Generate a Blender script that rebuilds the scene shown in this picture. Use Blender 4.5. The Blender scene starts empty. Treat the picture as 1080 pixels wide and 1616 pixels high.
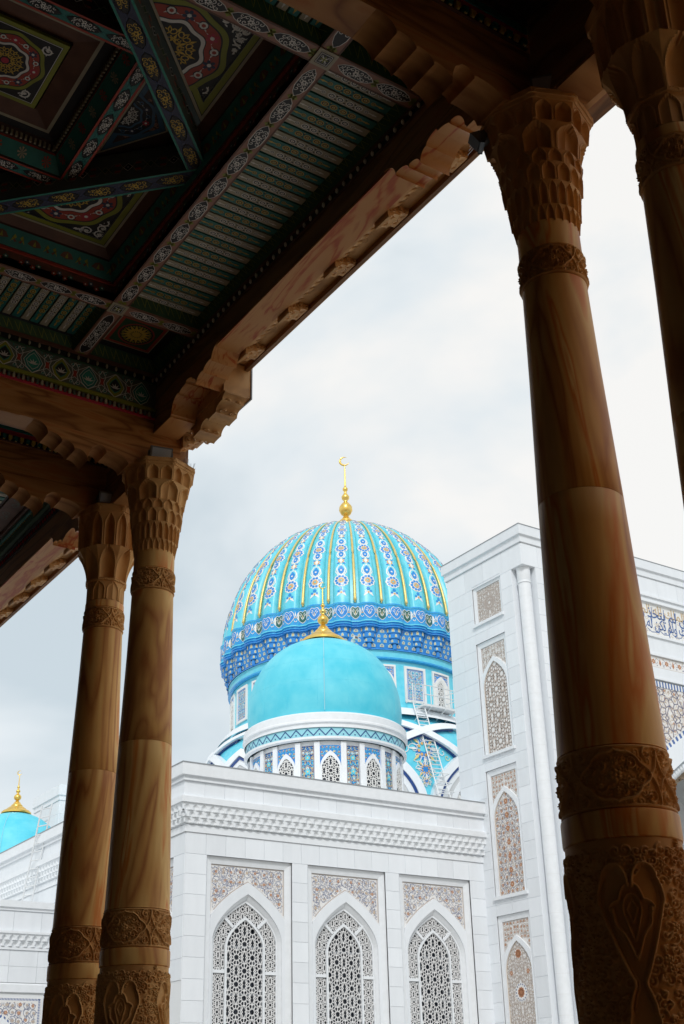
import bpy, math, random
import numpy as np
from mathutils import Vector, Matrix
random.seed(7)
S = bpy.context.scene
COL = S.collection
R = math.radians
PI = math.pi
sin, cos = math.sin, math.cos

# ------------------------------------------------------------------ camera, sky, sun, exposure
cam_d = bpy.data.cameras.new('camera'); cam = bpy.data.objects.new('camera', cam_d); COL.objects.link(cam)
cam_d.sensor_fit = 'VERTICAL'; cam_d.sensor_height = 24.0; cam_d.sensor_width = 16.0
cam_d.lens = 24.0 * 1934.8 / 1616.0
cam_d.clip_start = 0.05; cam_d.clip_end = 3000
cr = Vector((0.83348454, -0.55204709, -0.02339959)); cu = Vector((-0.22733821, -0.38121962, 0.8960965)); cf = Vector((0.50360785, 0.74156296, 0.44324205))
cam.matrix_world = Matrix(((cr.x, cu.x, -cf.x, 0), (cr.y, cu.y, -cf.y, 0), (cr.z, cu.z, -cf.z, 1.6), (0, 0, 0, 1)))
S.camera = cam

SUN_AZ = R(214)      # compass style: from +Y clockwise; the sun stands behind the camera, high over the portico roof
SUN_EL = R(40)
W = bpy.data.worlds.new('World'); S.world = W; W.use_nodes = True
nt = W.node_tree; nt.nodes.clear()
def wn(t, **k):
    n = nt.nodes.new(t)
    for a, b in k.items(): setattr(n, a, b)
    return n
wo = wn('ShaderNodeOutputWorld'); bg1 = wn('ShaderNodeBackground'); bg2 = wn('ShaderNodeBackground'); mx = wn('ShaderNodeMixShader')
sky = wn('ShaderNodeTexSky', sky_type='NISHITA', sun_disc=False, sun_elevation=SUN_EL, sun_rotation=SUN_AZ)
nt.links.new(sky.outputs[0], bg1.inputs[0]); bg1.inputs[1].default_value = 0.12
tc = wn('ShaderNodeTexCoord'); mp = wn('ShaderNodeMapping'); mp.inputs['Scale'].default_value = (1, 1, 1.5); mp.inputs['Location'].default_value = (1.3, 0.4, 0.7)
nz = wn('ShaderNodeTexNoise'); nz.inputs['Scale'].default_value = 2.6; nz.inputs['Detail'].default_value = 5; nz.inputs['Roughness'].default_value = 0.5; nz.inputs['Distortion'].default_value = 0.4
nt.links.new(tc.outputs['Generated'], mp.inputs[0]); nt.links.new(mp.outputs[0], nz.inputs['Vector'])
rp = wn('ShaderNodeValToRGB'); e = rp.color_ramp.elements
e[0].position = 0.36; e[0].color = (0.54, 0.615, 0.66, 1); e[1].position = 0.59; e[1].color = (0.845, 0.835, 0.81, 1)
m_ = e.new(0.475); m_.color = (0.70, 0.75, 0.775, 1)
nt.links.new(nz.outputs['Fac'], rp.inputs[0]); nt.links.new(rp.outputs[0], bg2.inputs[0]); bg2.inputs[1].default_value = 1.03
mx.inputs[0].default_value = 0.93
nt.links.new(bg1.outputs[0], mx.inputs[1]); nt.links.new(bg2.outputs[0], mx.inputs[2]); nt.links.new(mx.outputs[0], wo.inputs[0])

sl = bpy.data.lights.new('sun', 'SUN'); sl.energy = 1.5; sl.angle = R(11); sl.color = (1.0, 0.98, 0.955)
so = bpy.data.objects.new('sun', sl); COL.objects.link(so)
sd = Vector((sin(SUN_AZ) * cos(SUN_EL), cos(SUN_AZ) * cos(SUN_EL), sin(SUN_EL)))
so.rotation_euler = sd.to_track_quat('Z', 'Y').to_euler()
S.view_settings.view_transform = 'Standard'; S.view_settings.look = 'None'; S.view_settings.gamma = 1.0
S.view_settings.exposure = 0.18
try: S.view_settings.use_curve_mapping = False
except Exception: pass
S.render.engine = 'CYCLES'
S.cycles.max_bounces = 8; S.cycles.diffuse_bounces = 5

# ------------------------------------------------------------------ materials
MT = {}
def mat(name, c, c2=None, scale=4.0, rough=0.6, metal=0.0, bump=0.0, bscale=None, stretch=(1, 1, 1), ov=0.0, spec=0.5, lo=0.35, hi=0.65, detail=4, dist=0.0):
    m = bpy.data.materials.new(name); m.use_nodes = True
    t = m.node_tree; N = t.nodes; L = t.links
    b = N['Principled BSDF']; b.inputs['Roughness'].default_value = rough; b.inputs['Metallic'].default_value = metal
    b.inputs['Specular IOR Level'].default_value = spec
    c = tuple(c) + (1,)
    b.inputs['Base Color'].default_value = c
    tcn = N.new('ShaderNodeTexCoord'); mpn = N.new('ShaderNodeMapping'); mpn.inputs['Scale'].default_value = stretch
    oi = N.new('ShaderNodeObjectInfo'); mul = N.new('ShaderNodeVectorMath'); mul.operation = 'SCALE'; mul.inputs[3].default_value = 37.0
    cmb = N.new('ShaderNodeCombineXYZ')
    for i in range(3): L.new(oi.outputs['Random'], cmb.inputs[i])
    L.new(cmb.outputs[0], mul.inputs[0]); L.new(mul.outputs[0], mpn.inputs['Location']); L.new(tcn.outputs['Object'], mpn.inputs[0])
    out = None
    if c2 is not None:
        n = N.new('ShaderNodeTexNoise'); n.inputs['Scale'].default_value = scale; n.inputs['Detail'].default_value = detail; n.inputs['Distortion'].default_value = dist
        L.new(mpn.outputs[0], n.inputs['Vector'])
        r = N.new('ShaderNodeValToRGB'); r.color_ramp.elements[0].position = lo; r.color_ramp.elements[1].position = hi
        r.color_ramp.elements[0].color = c; r.color_ramp.elements[1].color = tuple(c2) + (1,)
        L.new(n.outputs['Fac'], r.inputs[0]); out = r.outputs[0]
    if ov > 0:
        mr = N.new('ShaderNodeMapRange'); mr.inputs[3].default_value = 1 - ov; mr.inputs[4].default_value = 1 + ov * .4
        L.new(oi.outputs['Random'], mr.inputs[0])
        mm = N.new('ShaderNodeMix'); mm.data_type = 'RGBA'; mm.blend_type = 'MULTIPLY'; mm.inputs[0].default_value = 1.0
        if out is None: mm.inputs[6].default_value = c
        else: L.new(out, mm.inputs[6])
        cc = N.new('ShaderNodeCombineXYZ')
        for i in range(3): L.new(mr.outputs[0], cc.inputs[i])
        L.new(cc.outputs[0], mm.inputs[7]); out = mm.outputs[2]
    if out is not None: L.new(out, b.inputs['Base Color'])
    if bump > 0:
        n2 = N.new('ShaderNodeTexNoise'); n2.inputs['Scale'].default_value = bscale or scale * 4; n2.inputs['Detail'].default_value = 5
        L.new(mpn.outputs[0], n2.inputs['Vector'])
        bp = N.new('ShaderNodeBump'); bp.inputs['Strength'].default_value = bump; bp.inputs['Distance'].default_value = 0.02
        L.new(n2.outputs['Fac'], bp.inputs['Height']); L.new(bp.outputs[0], b.inputs['Normal'])
    MT[name] = m
    return m

def veined(name, cols, pos, scale, stretch, dist, rough, wave='BANDS', fine=0.0, bump=0.05, rscale=1.0, spec=.3):
    """layered stone or timber: warped noise read through a colour ramp"""
    m = bpy.data.materials.new(name); m.use_nodes = True
    t = m.node_tree; N = t.nodes; L = t.links; b = N['Principled BSDF']; b.inputs['Roughness'].default_value = rough; b.inputs['Specular IOR Level'].default_value = spec
    tcn = N.new('ShaderNodeTexCoord'); mpn = N.new('ShaderNodeMapping'); mpn.inputs['Scale'].default_value = stretch
    oi = N.new('ShaderNodeObjectInfo'); cmb = N.new('ShaderNodeCombineXYZ'); mul = N.new('ShaderNodeVectorMath'); mul.operation = 'SCALE'; mul.inputs[3].default_value = 23.0
    for i in range(3): L.new(oi.outputs['Random'], cmb.inputs[i])
    L.new(cmb.outputs[0], mul.inputs[0]); L.new(mul.outputs[0], mpn.inputs['Location']); L.new(tcn.outputs['Object'], mpn.inputs[0])
    n0 = N.new('ShaderNodeTexNoise'); n0.inputs['Scale'].default_value = scale; n0.inputs['Detail'].default_value = 2.5; n0.inputs['Distortion'].default_value = dist
    L.new(mpn.outputs[0], n0.inputs['Vector'])
    mm = N.new('ShaderNodeMath'); mm.operation = 'MULTIPLY'; mm.inputs[1].default_value = 5.0 * rscale
    L.new(n0.outputs['Fac'], mm.inputs[0])
    pp = N.new('ShaderNodeMath'); pp.operation = 'PINGPONG'; pp.inputs[1].default_value = 1.0
    L.new(mm.outputs[0], pp.inputs[0])
    n1 = N.new('ShaderNodeTexNoise'); n1.inputs['Scale'].default_value = scale * 9; n1.inputs['Detail'].default_value = 6
    L.new(mpn.outputs[0], n1.inputs['Vector'])
    ad = N.new('ShaderNodeMath'); ad.operation = 'MULTIPLY_ADD'; ad.inputs[1].default_value = 0.35 + fine; 
    L.new(n1.outputs['Fac'], ad.inputs[0]); L.new(pp.outputs[0], ad.inputs[2])
    sb = N.new('ShaderNodeMath'); sb.operation = 'SUBTRACT'; sb.inputs[1].default_value = 0.17 + fine / 2; L.new(ad.outputs[0], sb.inputs[0])
    r = N.new('ShaderNodeValToRGB'); els = r.color_ramp.elements
    while len(els) < len(cols): els.new(0.5)
    for i, (c, p) in enumerate(zip(cols, pos)): els[i].position = p; els[i].color = tuple(c) + (1,)
    L.new(sb.outputs[0], r.inputs[0]); L.new(r.outputs[0], b.inputs['Base Color'])
    bp = N.new('ShaderNodeBump'); bp.inputs['Strength'].default_value = bump; bp.inputs['Distance'].default_value = 0.01
    L.new(n1.outputs['Fac'], bp.inputs['Height']); L.new(bp.outputs[0], b.inputs['Normal'])
    MT[name] = m; return m

veined('amber_stone', [(.50, .20, .06), (.72, .38, .115), (.84, .52, .18), (.74, .25, .05), (.90, .62, .25)], [0, .26, .56, .82, 1], .95, (1.7, 1.7, .26), 1.6, .5, fine=.04, spec=.25, rscale=.9)
veined('amber_carved', [(.46, .22, .07), (.62, .33, .12), (.70, .40, .15)], [0, .5, 1], 1.5, (1.2, 1.2, .6), .5, .65, spec=.2, bump=.15)
veined('marble_beam', [(.44, .08, .015), (.50, .14, .03), (.58, .26, .08), (.60, .29, .095), (.50, .18, .05)], [0, .10, .24, .78, 1], 1.2, (2.6, .42, 1.5), 1.5, .45, fine=.25)
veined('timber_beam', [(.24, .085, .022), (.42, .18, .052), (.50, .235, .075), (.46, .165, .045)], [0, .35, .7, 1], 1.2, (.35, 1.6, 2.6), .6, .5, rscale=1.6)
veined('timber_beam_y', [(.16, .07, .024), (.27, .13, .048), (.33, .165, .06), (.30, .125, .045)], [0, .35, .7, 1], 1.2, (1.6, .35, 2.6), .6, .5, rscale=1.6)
veined('bracket_wood', [(.24, .095, .03), (.40, .18, .06), (.48, .23, .08)], [0, .5, 1], 1.2, (.5, 2.2, 1), .5, .75, spec=.1)
veined('carved_tan', [(.52, .28, .11), (.66, .37, .145), (.72, .43, .18)], [0, .5, 1], 2.0, (1, 1, 1), .6, .5)
mat('white_stone', (.835, .87, .905), (.80, .835, .87), scale=1.6, rough=.42, ov=.055, stretch=(2.2, 2.2, .5), bump=.02)
mat('white_trim', (.83, .86, .89), (.79, .82, .845), scale=5, rough=.45, bump=.02)
mat('white_lattice', (.80, .80, .80), rough=.5)
mat('joint', (.77, .79, .80), rough=.9)
mat('window_glass', (.010, .017, .032), rough=.06, spec=.6)
mat('turquoise', (.06, .57, .74), (.19, .71, .83), scale=1.1, rough=.5, spec=.35, bump=.05, bscale=9, lo=.3, hi=.75, detail=8)
mat('turquoise_tile', (.10, .60, .77), (.17, .67, .81), scale=3, rough=.35)
mat('turquoise_pale', (.30, .66, .76), rough=.35)
mat('blue_tile', (.025, .22, .64), (.035, .29, .72), scale=8, rough=.25)
mat('deep_blue', (.015, .06, .24), rough=.3)
mat('mid_blue', (.02, .30, .70), (.04, .40, .74), scale=6, rough=.25)
mat('dark_green', (.02, .13, .11), rough=.35)
mat('tile_white', (.80, .80, .78), rough=.4)
mat('tile_orange', (.75, .42, .14), rough=.4)
mat('tile_yellow', (.78, .62, .25), rough=.4)
mat('tile_gold_leaf', (.70, .55, .28), rough=.4)
mat('gold', (.86, .56, .12), (.93, .66, .20), scale=3, rough=.28, metal=.9)
mat('gold_paint', (.72, .52, .16), (.78, .60, .24), scale=4, rough=.35, metal=.35)
mat('ink', (.19, .22, .34), rough=.6)
mat('inlay_rust', (.50, .22, .11), rough=.55)
mat('inlay_tan', (.60, .47, .34), rough=.6)
mat('inlay_brown', (.50, .43, .385), rough=.6)
mat('inlay_ground', (.82, .81, .79), (.76, .75, .74), scale=30, rough=.6)
mat('lettering_blue', (.08, .15, .36), rough=.5)
mat('lettering_tan', (.58, .44, .27), rough=.6)
mat('metal_white', (.72, .74, .75), rough=.4)
mat('lamp_grey', (.14, .15, .16), rough=.45, metal=.3)
mat('lamp_glass', (.35, .38, .42), rough=.1)
mat('wire_steel', (.35, .36, .37), rough=.3, metal=.8)
mat('p_brown', (.17, .075, .045), (.12, .05, .03), scale=5, rough=.55)
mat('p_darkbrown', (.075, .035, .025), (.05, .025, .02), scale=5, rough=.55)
mat('p_rose', (.38, .18, .12), (.33, .15, .10), scale=6, rough=.5)
mat('p_red', (.42, .055, .03), rough=.5)
mat('p_crimson', (.50, .035, .06), rough=.5)
mat('p_teal', (.03, .22, .19), (.025, .17, .15), scale=5, rough=.5)
mat('p_tealbright', (.035, .27, .20), rough=.5)
mat('p_green', (.035, .10, .04), (.025, .075, .03), scale=7, rough=.55)
mat('p_olive', (.30, .31, .03), (.25, .26, .03), scale=5, rough=.5)
mat('p_cream', (.48, .41, .28), (.40, .35, .24), scale=5, rough=.5)
mat('p_white', (.80, .76, .70), rough=.5)
mat('p_yellow', (.66, .42, .06), rough=.5)
mat('p_black', (.016, .014, .016), rough=.5)
mat('p_navy', (.035, .04, .085), rough=.5)
mat('p_blue', (.05, .13, .22), rough=.5)
mat('p_grey', (.11, .13, .11), rough=.5)
mat('flashing', (.30, .32, .34), rough=.5, metal=.2)
mat('plaza', (.46, .45, .43), (.40, .395, .38), scale=.6, rough=.7, bump=.1)
mat('portico_floor', (.16, .12, .085), (.12, .09, .065), scale=.8, rough=.55)
mat('portico_wall', (.07, .05, .035), (.05, .035, .025), scale=.8, rough=.8)
mat('dark_void', (.01, .01, .012), rough=.8)
mat('bronze_lattice', (.10, .085, .07), rough=.5)
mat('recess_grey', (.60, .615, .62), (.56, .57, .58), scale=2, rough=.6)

# ------------------------------------------------------------------ mesh helpers
class MB:
    def __init__(s): s.v = []; s.f = []; s.m = []; s.mats = []; s.np = []
    def mi(s, m):
        if m not in s.mats: s.mats.append(m)
        return s.mats.index(m)
    def add(s, vs, fs, m):
        o = len(s.v); s.v.extend(vs); k = s.mi(m)
        for f in fs: s.f.append(tuple(i + o for i in f)); s.m.append(k)
    def box(s, a, b, m):
        x0, y0, z0 = a; x1, y1, z1 = b
        s.add([(x0, y0, z0), (x1, y0, z0), (x1, y1, z0), (x0, y1, z0), (x0, y0, z1), (x1, y0, z1), (x1, y1, z1), (x0, y1, z1)],
              [(0, 3, 2, 1), (4, 5, 6, 7), (0, 1, 5, 4), (1, 2, 6, 5), (2, 3, 7, 6), (3, 0, 4, 7)], m)
    def quad(s, a, b, c, d, m): s.add([a, b, c, d], [(0, 1, 2, 3)], m)
    def poly(s, pts, m): s.add(list(pts), [tuple(range(len(pts)))], m)
    def extr(s, pts, fn, d0, d1, m, caps=True):
        """2D outline pts -> fn(u,v,d) between depths d0 and d1"""
        n = len(pts); vs = [fn(u, v, d0) for u, v in pts] + [fn(u, v, d1) for u, v in pts]
        fs = [(i, (i + 1) % n, n + (i + 1) % n, n + i) for i in range(n)]
        if caps: fs += [tuple(range(n))[::-1], tuple(range(n, 2 * n))]
        s.add(vs, fs, m)
    def lathe(s, prof, m, n=48, c=(0, 0), a0=0, a1=2 * PI, rf=None, cap=False):
        full = abs(a1 - a0 - 2 * PI) < 1e-6; cols = n if full else n + 1
        vs = []
        for r_, z in prof:
            for i in range(cols):
                a = a0 + (a1 - a0) * i / n
                q = r_ * (rf(a, z) if rf else 1)
                vs.append((c[0] + q * sin(a), c[1] - q * cos(a), z))
        fs = []
        for j in range(len(prof) - 1):
            for i in range(n):
                i2 = (i + 1) % cols if full else i + 1
                fs.append((j * cols + i, j * cols + i2, (j + 1) * cols + i2, (j + 1) * cols + i))
        if cap: fs.append(tuple((len(prof) - 1) * cols + i for i in range(cols)))
        s.add(vs, fs, m)
    def tube(s, pts, r_, m, n=6):
        pts = [Vector(p) for p in pts]; rings = []
        for i, p in enumerate(pts):
            d = (pts[min(i + 1, len(pts) - 1)] - pts[max(i - 1, 0)]).normalized()
            up = Vector((0, 0, 1)) if abs(d.z) < .9 else Vector((1, 0, 0))
            x = d.cross(up).normalized(); y = d.cross(x)
            rr = r_[i] if isinstance(r_, (list, tuple)) else r_
            rings.append([tuple(p + x * rr * cos(2 * PI * k / n) + y * rr * sin(2 * PI * k / n)) for k in range(n)])
        vs = [q for rg in rings for q in rg]
        fs = [(j * n + k, j * n + (k + 1) % n, (j + 1) * n + (k + 1) % n, (j + 1) * n + k) for j in range(len(pts) - 1) for k in range(n)]
        fs += [tuple(range(n)), tuple((len(pts) - 1) * n + k for k in range(n))[::-1]]
        s.add(vs, fs, m)
    def mesh(s, name, off=(0, 0, 0), smooth=None):
        me = bpy.data.meshes.new(name)
        ox, oy, oz = off
        if ox or oy or oz: V = [(x - ox, y - oy, z - oz) for x, y, z in s.v]
        else: V = s.v
        me.from_pydata(V, [], s.f)
        for m in s.mats: me.materials.append(MT[m])
        if s.f: me.polygons.foreach_set('material_index', s.m)
        me.update()
        if smooth is not None:
            me.polygons.foreach_set('use_smooth', [True] * len(s.f)); me.set_sharp_from_angle(angle=R(smooth))
        return me
    def build(s, name, parent=None, smooth=None, kind=None, label=None, glob=True):
        off = tuple(WL(parent)) if (parent is not None and glob) else (0, 0, 0)
        o = bpy.data.objects.new(name, s.mesh(name, off, smooth)); COL.objects.link(o)
        if parent is not None: o.parent = parent
        if kind: o['kind'] = kind
        if label: o['label'] = label
        return o
def WL(o):
    v = Vector((0, 0, 0))
    while o is not None: v = v + o.location; o = o.parent
    return v
def inst(name, me, parent, loc=(0, 0, 0), rz=0):
    o = bpy.data.objects.new(name, me); COL.objects.link(o); o.parent = parent; o.location = loc; o.rotation_euler = (0, 0, rz); return o
def empty(name, loc, label=None, cat=None, group=None, parent=None):
    o = bpy.data.objects.new(name, None); COL.objects.link(o); o.location = loc; o.empty_display_size = .3
    if parent is not None: o.parent = parent
    if label: o['label'] = label
    if cat: o['category'] = cat
    if group: o['group'] = group
    return o
def tag(o, label, cat, group=None):
    o['label'] = label; o['category'] = cat
    if group: o['group'] = group
    return o
def gridmesh(name, X, Y, Z, mats, closed_u=True, smooth=60, matidx=None):
    """numpy grid (rows, cols) -> mesh"""
    nr, nc = X.shape
    me = bpy.data.meshes.new(name); me.vertices.add(nr * nc)
    me.vertices.foreach_set('co', np.stack([X, Y, Z], -1).astype(np.float32).ravel())
    j, i = np.meshgrid(np.arange(nr - 1), np.arange(nc if closed_u else nc - 1), indexing='ij')
    i2 = (i + 1) % nc
    q = np.stack([j * nc + i, j * nc + i2, (j + 1) * nc + i2, (j + 1) * nc + i], -1).reshape(-1, 4)
    nf = len(q); me.loops.add(nf * 4); me.loops.foreach_set('vertex_index', q.ravel().astype(np.int32))
    me.polygons.add(nf); me.polygons.foreach_set('loop_start', (np.arange(nf) * 4).astype(np.int32)); me.polygons.foreach_set('loop_total', np.full(nf, 4, np.int32))
    for m in mats: me.materials.append(MT[m])
    me.update(calc_edges=True)
    me.polygons.foreach_set('use_smooth', np.ones(nf, bool))
    if smooth is not None: me.set_sharp_from_angle(angle=R(smooth))
    return me

# ------------------------------------------------------------------ 2D ornament
class Orn:
    """flat polygons in a 2D chart, laid out in thin layers above a surface"""
    def __init__(s): s.p = []
    def poly(s, pts, m, l=1): s.p.append((pts, m, l))
    def stroke(s, pts, w, m, l=2, w2=None, test=None):
        n = len(pts)
        L_, R_ = [], []
        for i, (x, y) in enumerate(pts):
            a = pts[max(i - 1, 0)]; b = pts[min(i + 1, n - 1)]
            dx, dy = b[0] - a[0], b[1] - a[1]; k = math.hypot(dx, dy) or 1
            ww = (w if w2 is None else w + (w2 - w) * i / max(n - 1, 1)) / 2
            nx, ny = -dy / k * ww, dx / k * ww
            L_.append((x + nx, y + ny)); R_.append((x - nx, y - ny))
        for i in range(n - 1):
            if test and not (test(*pts[i]) and test(*pts[i + 1])): continue
            s.p.append(([L_[i], L_[i + 1], R_[i + 1], R_[i]], m, l))
    def disc(s, x, y, r_, m, l=3, n=8, ry=None, rot=0):
        ry = ry or r_
        s.p.append(([(x + r_ * cos(2 * PI * k / n) * cos(rot) - ry * sin(2 * PI * k / n) * sin(rot), y + r_ * cos(2 * PI * k / n) * sin(rot) + ry * sin(2 * PI * k / n) * cos(rot)) for k in range(n)], m, l))
    def flower(s, x, y, r_, mp_, mc, l=3, n=6, rot=0):
        for k in range(n):
            a = rot + 2 * PI * k / n
            s.disc(x + .62 * r_ * cos(a), y + .62 * r_ * sin(a), r_ * .40, mp_, l, 6, r_ * .30, a)
        s.disc(x, y, r_ * .34, mc, l + 1, 6)
    def leaf(s, x, y, a, ln, w, m, l=3):
        c_, s_ = cos(a), sin(a)
        pts = [(0, 0), (.35 * ln, w / 2), (ln, 0), (.35 * ln, -w / 2)]
        s.p.append(([(x + px * c_ - py * s_, y + px * s_ + py * c_) for px, py in pts], m, l))
    def spiral(s, x, y, r_, a0, ch, w, m, l=2, turns=1.3, test=None, n=16):
        pts = []
        for i in range(n + 1):
            t = i / n; rr = r_ * (1 - .86 * t); a = a0 + ch * 2 * PI * turns * t
            pts.append((x + rr * cos(a), y + rr * sin(a)))
        s.stroke(pts, w, m, l, test=test); return pts
    def emit(s, mb, fn, base=.0015, step=.0012):
        for pts, m, l in s.p:
            mb.poly([fn(u, v, base + step * l) for u, v in pts], m)

def arabesque(o, test, bb, cell, seed, ink, leafm, flowers, w=.012, mirror=None, fr=.24, lo=0):
    rnd = random.Random(seed); u0, u1, v0, v1 = bb
    nu = max(1, round((u1 - u0) / cell)); nv = max(1, round((v1 - v0) / cell)); cu_, cv = (u1 - u0) / nu, (v1 - v0) / nv
    for i in range(nu):
        for j in range(nv):
            x = u0 + (i + .5 + .12 * rnd.uniform(-1, 1)) * cu_; y = v0 + (j + .5 + .12 * rnd.uniform(-1, 1)) * cv
            if mirror is not None and x > mirror + cell * .1: continue
            xs = [(x, 1)] + ([(2 * mirror - x, -1)] if mirror is not None and abs(x - mirror) > cell * .3 else [])
            ch = 1 if (i + j) % 2 else -1; a0 = rnd.uniform(0, 2 * PI); fl = flowers[rnd.randrange(len(flowers))]; big = rnd.uniform(.8, 1.2); lv = [rnd.uniform(0, 1) for _ in range(5)]
            for px, sg in xs:
                if not test(px, y): continue
                aa = a0 if sg > 0 else PI - a0; cc = ch * sg
                pts = o.spiral(px, y, cell * .60, aa, cc, w, ink, 2 + lo, 1.25, test)
                o.spiral(px + cell * .5 * cos(aa), y + cell * .5 * sin(aa), cell * .26, aa + 1, -cc, w * .8, ink, 2 + lo, .9, test, 8)
                for k, t in enumerate((2, 5, 8, 11, 13)):
                    q = pts[t]
                    if test(*q): o.leaf(q[0], q[1], aa + cc * (t * .5 + 1.2) + lv[k], cell * .26, cell * .12, leafm if k % 2 else ink, 3 + lo)
                if test(px + cell * fr * .6, y) and test(px - cell * fr * .6, y) and test(px, y - cell * fr * .7) and test(px, y + cell * fr * .7):
                    o.flower(px, y, cell * fr * big, fl, leafm, 4 + lo, 6, aa)

def rosette_segs(a):
    out = []
    P = lambda r_, d: (r_ * a * cos(R(d)), r_ * a * sin(R(d)))
    for k in range(10):
        c, e_ = 36 * k, 18 + 36 * k
        out += [(P(.34, c), P(.50, e_)), (P(.50, e_), P(.34, c + 36)), (P(.50, e_), P(.80, e_)), (P(.80, e_), P(1.0, c)), (P(.80, e_), P(1.0, c + 36))]
    for s_ in (1, -1):
        out += [((0, .8 * a * s_), (.30 * a, 1.4 * a * s_)), ((0, .8 * a * s_), (-.30 * a, 1.4 * a * s_)), ((.30 * a, 1.4 * a * s_), (.5 * a, 1.618 * a * s_)), ((-.30 * a, 1.4 * a * s_), (-.5 * a, 1.618 * a * s_))]
    return out
def girih(bb, a, test, ox=0, oy=0):
    """ten-fold star lattice clipped to a region: list of segments"""
    base = rosette_segs(a); out = []
    du, dv = 2 * a * cos(R(54)), 2 * a * sin(R(54))
    u0, u1, v0, v1 = bb
    j0 = int(math.floor((v0 - oy) / dv)) - 1; j1 = int(math.ceil((v1 - oy) / dv)) + 1
    for j in range(j0, j1 + 1):
        i0 = int(math.floor((u0 - ox) / (2 * du))) - 1; i1 = int(math.ceil((u1 - ox) / (2 * du))) + 1
        for i in range(i0, i1 + 1):
            cx = ox + 2 * du * i + (du if j % 2 else 0); cy = oy + dv * j
            if cx < u0 - 1.5 * a or cx > u1 + 1.5 * a or cy < v0 - 1.5 * a or cy > v1 + 1.5 * a: continue
            for (p, q) in base:
                p = (cx + p[0], cy + p[1]); q = (cx + q[0], cy + q[1]); tp, tq = test(*p), test(*q)
                if not tp and not tq: continue
                if tp != tq:
                    lo, hi = (p, q) if tp else (q, p)
                    A, B = lo, hi
                    for _ in range(5):
                        m_ = ((A[0] + B[0]) / 2, (A[1] + B[1]) / 2)
                        if test(*m_): A = m_
                        else: B = m_
                    p, q = lo, A
                out.append((p, q))
    return out
def bars(mb, segs, w, fn, d0, d1, m):
    for p, q in segs:
        dx, dy = q[0] - p[0], q[1] - p[1]; k = math.hypot(dx, dy)
        if k < 1e-4: continue
        nx, ny = -dy / k * w / 2, dx / k * w / 2; ex, ey = dx / k * w * .25, dy / k * w * .25
        a, b, c, d = (p[0] + nx - ex, p[1] + ny - ey), (q[0] + nx + ex, q[1] + ny + ey), (q[0] - nx + ex, q[1] - ny + ey), (p[0] - nx - ex, p[1] - ny - ey)
        vs = [fn(*a, d1), fn(*b, d1), fn(*c, d1), fn(*d, d1), fn(*a, d0), fn(*b, d0), fn(*c, d0), fn(*d, d0)]
        mb.add(vs, [(0, 3, 2, 1), (0, 1, 5, 4), (2, 3, 7, 6)], m)

def arch_pts(w, vs, va, n=14, cx=0.0, p=2.1, q=.9):
    """pointed arch from left springing over the apex to the right springing"""
    L_ = []
    for i in range(n + 1):
        t = i / n; L_.append((cx - w * (1 - t ** p) ** q, vs + (va - vs) * t))
    return L_ + [(2 * cx - u, v) for u, v in L_[-2::-1]]
def in_arch(w, v0, vs, va, cx=0.0, p=2.1, q=.9):
    def t_(u, v):
        if v < v0 or v > va: return False
        if v <= vs: return abs(u - cx) < w
        return abs(u - cx) < w * max(0, 1 - ((v - vs) / (va - vs)) ** p) ** q
    return t_
def band(mb, A, B, fn, da, db, m):
    """strip between two open outlines with the same number of points"""
    n = len(A); vs = [fn(u, v, da) for u, v in A] + [fn(u, v, db) for u, v in B]
    mb.add(vs, [(i, i + 1, n + i + 1, n + i) for i in range(n - 1)], m)
def loc_fn(u, v, d): return (u, -d, v)      # local facade chart: right, out, up

# ================================================================== GROUND
g = MB(); g.quad((-900, -900, -.02), (900, -900, -.02), (900, 900, -.02), (-900, 900, -.02), 'plaza'); go = g.build('plaza_ground'); go['kind'] = 'structure'
g = MB(); g.box((-8, -14, -.3), (7.6, 34, .0), 'portico_floor'); go = g.build('portico_floor'); go['kind'] = 'structure'
# unseen wall, added to block skylight from the near sides of the columns
rw = empty('shade_wall', (13, -8, 0), 'plain amber stone wall added out of view to shade the portico columns', 'wall')
for (a_, c_) in (((6.95, -14, 0), (22, -3.2, 12.6)),):
    g = MB(); g.box(a_, c_, 'amber_carved'); g.build('wall', rw)
g = MB(); g.box((6.9, -14.1, 12.6), (22.2, -3.0, 12.9), 'amber_stone'); g.build('coping', rw)

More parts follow.
